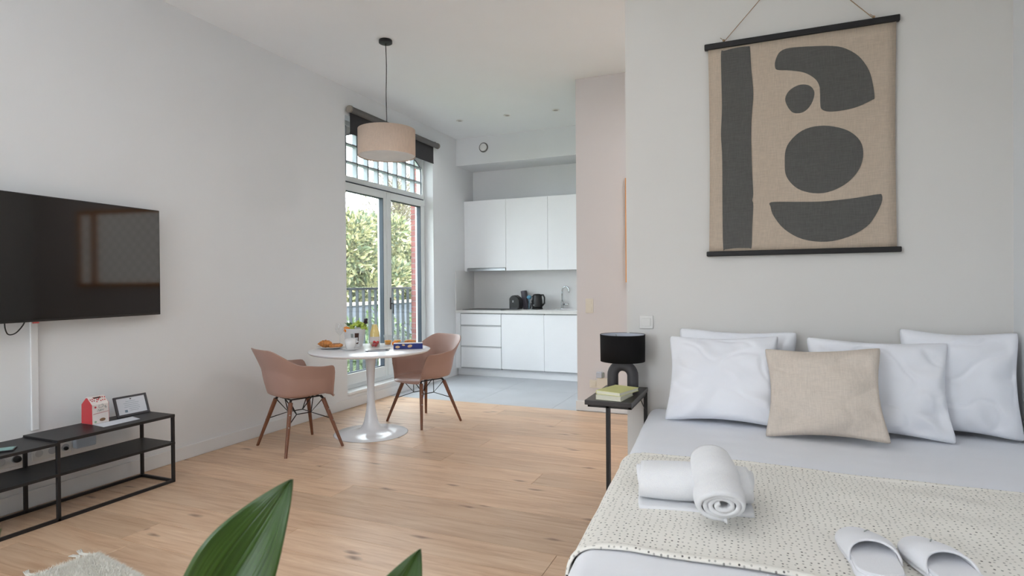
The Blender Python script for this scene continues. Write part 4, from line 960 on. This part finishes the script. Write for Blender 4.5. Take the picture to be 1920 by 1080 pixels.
book('cream book at the bottom of the pair under the yellow one', 3.235, 3.215, NZ+.0005, .145, .20, .026, -8, wcov_m)
book('yellow green book lying on top of the cream book', 3.247, 3.232, NZ+.027, .15, .215, .020, -17, ycov_m)

# ================================================================== BED
HB = .535
def xl(y): return 3.352+.062*(3.6-y)     # left edge of the bedding
bd = thing('double_bed', 'double bed with an upholstered base under white bedding', 'bed', (4.25, 2.4, 0))
b = MB(); b.prism([(xl(3.575)+.05, 3.575), (XR-.06, 3.575), (XR-.06, 1.12), (xl(1.12)+.05, 1.12)], .1, .30); b.build('base', bedbase_m, bd, bevel=.01)
b = MB(); b.prism([(xl(3.575)+.035, 3.575), (XR-.045, 3.575), (XR-.045, 1.10), (xl(1.10)+.035, 1.10)], .302, HB-.02); b.build('mattress', sheet_m, bd, bevel=.03)
for x, y in ((3.62, 3.4), (4.95, 3.4), (3.62, 1.3), (4.95, 1.3)): MB().lathe([(.02, 0), (.028, .1)], (x, y, 0), 14).build('leg', blackp_m, bd)
def fold(x, y):
    n = noise.noise(Vector((x*2.2, y*2.6, .3)))*.010+noise.noise(Vector((x*5, y*9, 2.3)))*.004
    return n
def bedpt(s_, y, off=0., amp=1.):
    """s_: 0 left hem .. 1 right edge; follows the side, rounded edge and the top of the bed"""
    Ls = .36; Lr = .10; x0 = xl(y)
    W = (XR-.012)-(x0+.065); tot = Ls+Lr+W; d = s_*tot
    if d < Ls:
        z = HB-.065-(Ls-d); x = x0-off-.012*math.sin(y*9)*((Ls-d)/Ls)*amp
    elif d < Ls+Lr:
        a = (d-Ls)/Lr*PI/2; x = x0+.065-(.065+off)*math.cos(a); z = HB-.065+(.065+off)*math.sin(a)
    else:
        x = x0+.065+(d-Ls-Lr); z = HB+off
    f_ = fold(x, y)*amp*(1 if d > Ls else .6)
    # gentle sag and folds
    return Vector((x-(f_ if d < Ls else 0), y, z+(f_ if d >= Ls else 0)))
def duv(u, v):
    y = 3.582-v*2.52; p = bedpt(u, y)
    if v > .965: k = (v-.965)/.035; p.z -= .07*(1-math.sqrt(max(0, 1-k*k)))
    return p
b = MB().grid(duv, 150, 170)
fy = 3.582-2.52
b.grid(lambda u, v: (lambda p: Vector((p.x, fy-.004-.02*math.sin(v*2), min(p.z, p.z-.07-.30*v) if p.z > HB-.1 else p.z)))(bedpt(max(.195, u), fy)), 60, 8)
dv = b.build('duvet', sheet_m, None, smooth=True, weld=.002); tag(srecenter(dv), 'white duvet covering the double bed and hanging over its left side', 'duvet')
TY0, TY1 = 1.625, 2.60
def throwpt(u, v):
    s_ = .055+u*.945
    x_rel = max(0, u-.21)
    ylo = TY0+.035*sm(.2, .55, u)-.11*(1-sm(.0, .24, u))+.012*math.sin(u*7); yhi = TY1+.012*math.sin(u*5+1)-.03*(1-sm(0, .3, u))
    y = ylo+(yhi-ylo)*v
    p = bedpt(s_, y, .007)
    # small ripples and a thick rolled hem at both ends
    rip = .0045*math.sin(v*26+3*noise.noise(Vector((p.x*2, y, 0))))*noise.noise(Vector((p.x*3, y*2, 5)))*2
    edge = min(v, 1-v)
    up = .006*math.sin(min(edge/.03, 1)*PI)+.002
    if s_*(2.2) > .5: p.z += rip+up
    else: p.x -= up
    return p
b = MB().grid(throwpt, 190, 120, lambda u, v: (u*2.05, v*1.0))
th = b.build('bed_throw', dot_m, None, smooth=True, solid=.006); srecenter(th); tag(th, 'cream cotton throw with small dark dots across the middle of the bed', 'throw')

def pillow(name, lb, cat, mat, W, H, T, base, leanx, yaw, roll=0, seed=0, group=None, pinch=.10, wr=1.0, sag=0.):
    """upright pillow, local x width, z height, y thickness; base = bottom centre"""
    def f(side):
        def g(u, v):
            a = u*2-1; c = v*2-1
            e = (1-abs(a)**2.6)*(1-abs(c)**2.6)
            th_ = T/2*max(0, e)**.42
            x = W/2*a*(1-pinch*(1-c*c)*abs(a)**3); z = H/2*c*(1-pinch*(1-a*a)*abs(c)**3)
            kk = 1-.055*abs(a)**7*abs(c)**7; x *= kk*(1+.025*(1-c)*.5); z *= kk
            n = noise.noise(Vector((a*1.6+seed, c*1.6, seed)))*.030
            ang = math.atan2(c, a); rr = math.hypot(a, c)
            n += wr*.012*math.sin(ang*11+seed*2+2*noise.noise(Vector((a*2, c*2, seed+4))))*sm(.45, 1.1, rr)*max(0, e)**.25
            n += wr*.006*noise.noise(Vector((a*2.2+seed, c*3.4+a*2, seed+9)))
            # long soft crease lines
            cr = abs(noise.noise(Vector((a*1.5+c*1.2+seed, c*1.4-a*.8, seed+17))))
            n -= wr*.007*sm(0, 1, max(0, .16-cr)/.16)*min(1, e*2)
            return Vector((x, side*(th_+n*min(1, e*3)), z+H/2))
        return g
    b = MB().grid(f(-1), 64, 64).grid(f(1), 64, 64)
    # flat seam flange
    o = b.build(name, mat, None, smooth=True, weld=.0006)
    o.location = base; o.rotation_euler = (leanx, roll, yaw); tag(o, lb, cat, group); return o
G = 'white pillows against the headwall'
PZ = HB+.004
pillow('pillow', 'white pillow at the far left leaning on the wall, mostly behind the front left pillow', 'pillow', sheet_m, .64, .50, .13, (3.85, 3.475, PZ), math.radians(-5), 0, math.radians(1), 3.1, G)
pillow('pillow', 'white pillow at the left of the bed, in front of the beige cushion edge', 'pillow', sheet_m, .60, .50, .18, (3.785, 3.27, PZ), math.radians(-20), math.radians(-6), math.radians(-2), 1.7, G, .13)
pillow('pillow', 'white pillow standing at the far right beside the side wall', 'pillow', sheet_m, .50, .53, .17, (4.865, 3.42, PZ), math.radians(-11), math.radians(-3), math.radians(1), 7.3, G, .12)
pillow('pillow', 'white pillow right of the beige cushion with a long diagonal crease', 'pillow', sheet_m, .64, .50, .17, (4.50, 3.27, PZ), math.radians(-20), math.radians(-2), math.radians(1), 5.2, G, .13, 1.5)
pillow('cushion', 'square beige linen cushion in the middle in front of the white pillows', 'cushion', cushion_m, .53, .47, .15, (4.262, 3.08, PZ+.006), math.radians(-24), math.radians(-5), math.radians(-3), 11.4, None, .14, .7)

# ---- rolled towels
def rolltowel(name, lb, c, direction, L_, R=.072, seed=0, tilt=0, flap=.05, flat=.88):
    turns = 3.4; n = 130; m_ = 118; th_ = .013
    def rad(t): return .014+(R-.014)*t**.85
    prof = [(rad(k/m_)*math.cos(2*PI*turns*(k/m_-1)-PI/2), rad(k/m_)*math.sin(2*PI*turns*(k/m_-1)-PI/2)) for k in range(m_+1)]
    for k in range(1, n-m_+1): prof.append((flap*k/(n-m_), -R+.002*k/(n-m_)))
    def f(u, v):
        k = u*n; i = min(n-1, int(k)); fr = k-i
        x = prof[i][0]*(1-fr)+prof[i+1][0]*fr; z = prof[i][1]*(1-fr)+prof[i+1][1]*fr
        y = (v-.5)*L_
        tl_ = max(0, (k-m_)/(n-m_))
        jj = noise.noise(Vector((u*9, v*2.5, seed)))*.007*u+noise.noise(Vector((u*3, v*4, seed+3)))*.007*u
        r_ = math.hypot(x, z)+1e-6
        y += .02*noise.noise(Vector((u*7, seed, 1)))*(v-.5)*2*(1 if u > .3 else .3)
        s_ = 1-.10*abs(2*v-1)**3
        if tl_ > 0: return Vector((x*1.1, y, z*flat+.006*tl_*noise.noise(Vector((v*6, seed, 2)))))
        return Vector((x*(1+jj/r_)*s_*(2-flat), y, z*(1+jj/r_)*s_*flat))
    b = MB().grid(f, n, 26)
    o = b.build(name, towel_m, None, smooth=True, solid=th_, fixn=False)
    o.location = c; o.rotation_euler = (tilt, 0, direction); tag(o, lb, 'towel', 'rolled towels on the throw'); return o
HT = HB+.010
rolltowel('rolled_towel', 'rolled white towel lying across underneath the other roll', (3.765, 2.075, HT+.070), math.radians(-80), .36, .078, 1, 0, .085, .84)
rolltowel('rolled_towel', 'rolled white towel resting on top of the other roll, end towards the viewer', (3.848, 1.98, HT+.114), math.radians(10), .29, .064, 8, math.radians(11), .012, .84)

# ---- slippers
def slipper(lb, toe, ang, mirror=1):
    t = thing('slipper', lb, 'slipper', toe, ang, 'white slippers on the throw')
    Ls = .30
    def hwid(s_):   # half width along length 0 toe .. 1 heel
        a = .066*(1-abs(2*min(s_, .36)/.72-1)**2.3)**.5 if s_ < .36 else .066-.008*sm(.36, .75, s_)
        if s_ > .84: a *= math.sqrt(max(0, 1-((s_-.84)/.16)**2))
        return max(a, .001)
    cen = lambda s_: mirror*.008*math.sin(PI*s_)
    ss = [0.5*(1-math.cos(PI*k/30)) for k in range(31)]
    left = [(cen(s_)-hwid(s_), -Ls*s_) for s_ in ss]; right = [(cen(s_)+hwid(s_), -Ls*s_) for s_ in ss[::-1]]
    MB().prism(left+right, 0, .016).build('sole', slip_m, t, world=False, bevel=.004, segs=3)
    ins = [(x*.93, y*.985-.002) for x, y in left+right]
    MB().prism(ins, .0162, .026).build('insole', slip_m, t, world=False, bevel=.001)
    def up(u, v):
        s_ = .012+.66*v*(1-.20*math.sin(PI*u)) ; a = (u-.5)*PI
        w__ = hwid(s_)*1.02; hgt = .018+.026*sm(0, .5, s_)
        return Vector((cen(s_)+w__*math.sin(a), -Ls*s_, .012+hgt*max(0, math.cos(a))**.75*(sm(0, .06, s_)*.6+.4)))
    MB().grid(up, 28, 26).build('upper', slip_m, t, world=False, smooth=True, solid=.004)
    # thick bound edge of the opening
    MB().tube([up(u/24, 1)+Vector((0, 0, .001)) for u in range(25)], .0035, 8).build('edge_binding', slip_m, t, world=False, smooth=True)
    MB().tube([Vector((cen(.3)+.012, -Ls*.27, .052)), Vector((cen(.3)+.0, -Ls*.33, .054))], .0018, 6).build('stitched_mark', pgrey_m, t, world=False)
    return t
slipper('left white slipper lying on the dotted throw', (4.225, 1.962, HT+.006), math.radians(5))
slipper('right white slipper turned slightly outwards on the dotted throw', (4.372, 1.955, HT+.006), math.radians(15), -1)

# ================================================================== RUG
rug = thing('shaggy_rug', 'white shaggy wool rug with tassels at the lower left', 'rug', (1.9, .9, 0))
c0 = Vector((1.01, 1.81, 0)); ex = Vector((.985, -.17, 0)).normalized(); ey = Vector((-.10, -.995, 0)).normalized()
RL, RW = 1.9, 1.5
def rp_(a, b_, z=0): p = c0+ex*a+ey*b_; return Vector((p.x, p.y, z))
MB().add([rp_(0, 0, .001), rp_(RL, 0, .001), rp_(RL, RW, .001), rp_(0, RW, .001), rp_(0, 0, .014), rp_(RL, 0, .014), rp_(RL, RW, .014), rp_(0, RW, .014)], [(3, 2, 1, 0), (4, 5, 6, 7), (0, 1, 5, 4), (1, 2, 6, 5), (2, 3, 7, 6), (3, 0, 4, 7)]).build('backing', rug_m, rug)
rd = random.Random(9); vs = []; fs = []
for k in range(52000):
    if k < 40000: a, b_ = rd.uniform(0, .75), rd.uniform(0, .65)
    elif k < 46000: a, b_ = rd.uniform(0, RL), rd.uniform(0, RW)
    else: a, b_ = rd.uniform(0, RL), rd.uniform(-.005, .01)
    p = rp_(a, b_, .012); d = Vector((rd.uniform(-1, 1), rd.uniform(-1, 1), rd.uniform(.25, .9))).normalized()
    if b_ < .02: d = (d*.6-ey*.8+ex*.3).normalized()
    if k >= 46000: p.z = rd.uniform(.003, .012); d.z *= .3
    l = rd.uniform(.014, .03); s_ = d.cross(Vector((0, 0, 1))); s_ = (s_.normalized() if s_.length > .01 else Vector((1, 0, 0)))*.0013
    o = len(vs); vs += [p-s_, p+s_, p+d*l]; fs.append((o, o+1, o+2))
m = MB(); m.v = [tuple(v) for v in vs]; m.f = fs; m.build('wool_pile', rug_m, rug, kind='stuff', fixn=False)
for i, (b_, L_, bend) in enumerate(((.015, .12, .02), (.075, .09, -.02), (.24, .10, .015), (.36, .1, -.01), (.5, .1, .01), (.66, .1, -.02))):
    tq = MB()
    for k in range(7):
        o_ = rd.uniform(-.007, .007)
        tq.tube([rp_(.01, b_+o_, .010), rp_(-L_*.5, b_+bend+o_, .008), rp_(-L_, b_+bend*.3+o_*1.6, .006)], [.004, .0038, .0022], 5)
    tq.build('tassel', rug_m, rug, smooth=True)

# ================================================================== FOREGROUND PLANT
pp_ = thing('potted_plant', 'potted plant with large glossy green leaves in the near foreground', 'plant', (3.28, .42, 0))
MB().lathe([(.10, 0), (.115, .01), (.14, .24), (.145, .25), (.132, .25), (.125, .22)], (3.28, .42, 0), 36).build('pot', pot_m, pp_, smooth=True); MB().lathe([(.126, .215), (.06, .225), (.005, .228)], (3.28, .42, 0), 24).build('soil', soil_m, pp_)
def leaf(tip, base, wid, facing, root, curl=.02, sway=.0, fold_=.25, nm='leaf', a_=.55):
    tip, base = Vector(tip), Vector(base); ax = (tip-base); L_ = ax.length; ax.normalize()
    sd = ax.cross(Vector(facing)).normalized(); nn = sd.cross(ax).normalized()
    def f(u, v):
        q = u*2-1
        w__ = wid*max(.004, math.sin(PI*(1-v)**.9)) if 0 < v < 1 else .0004
        c = base+ax*L_*v+nn*(curl*math.sin(PI*v)-.0)+sd*sway*math.sin(PI*v)
        return c+sd*w__*q*(1-.05*abs(q))-nn*(w__*fold_*(1-abs(q))**1.0)+nn*.004*math.sin(v*15+q*2)*abs(q)
    b = MB().grid(f, 14, 44, lambda u, v: (u, v)); o = b.build(nm, planty_m, pp_, smooth=True, solid=.0012)
    MB().tube([f(.5, k/20)+nn*-.001 for k in range(20)], [.003*(1-k/22) for k in range(20)], 6).build('midrib', planty_m, o, world=True, smooth=True)
    MB().tube(catmull([tuple(root), tuple(Vector(root).lerp(base, .5)+Vector((0, 0, .05))), tuple(base)], 6, False), .0045, 8).build('stem', planty_m, pp_, smooth=True)
fc = Vector((.35, -.85, .35))
leaf((3.345, .655, 1.018), (3.17, .555, .70), .066, fc, (3.27, .43, .24), .012, .004, .30)
leaf((3.515, .728, .914), (3.40, .62, .60), .058, fc, (3.30, .44, .24), .01, .004, .3)
leaf((3.250, .345, 1.052), (3.08, .29, .74), .045, fc, (3.26, .40, .24), .01, 0)
leaf((3.44, .20, .86), (3.36, .34, .58), .05, (0, -.3, 1), (3.30, .40, .24), .03)
leaf((2.98, .50, .82), (3.14, .45, .58), .05, (-.3, 0, 1), (3.26, .43, .24), .03)
leaf((3.10, .10, .80), (3.20, .28, .56), .05, (0, -.5, 1), (3.27, .40, .24), .03)
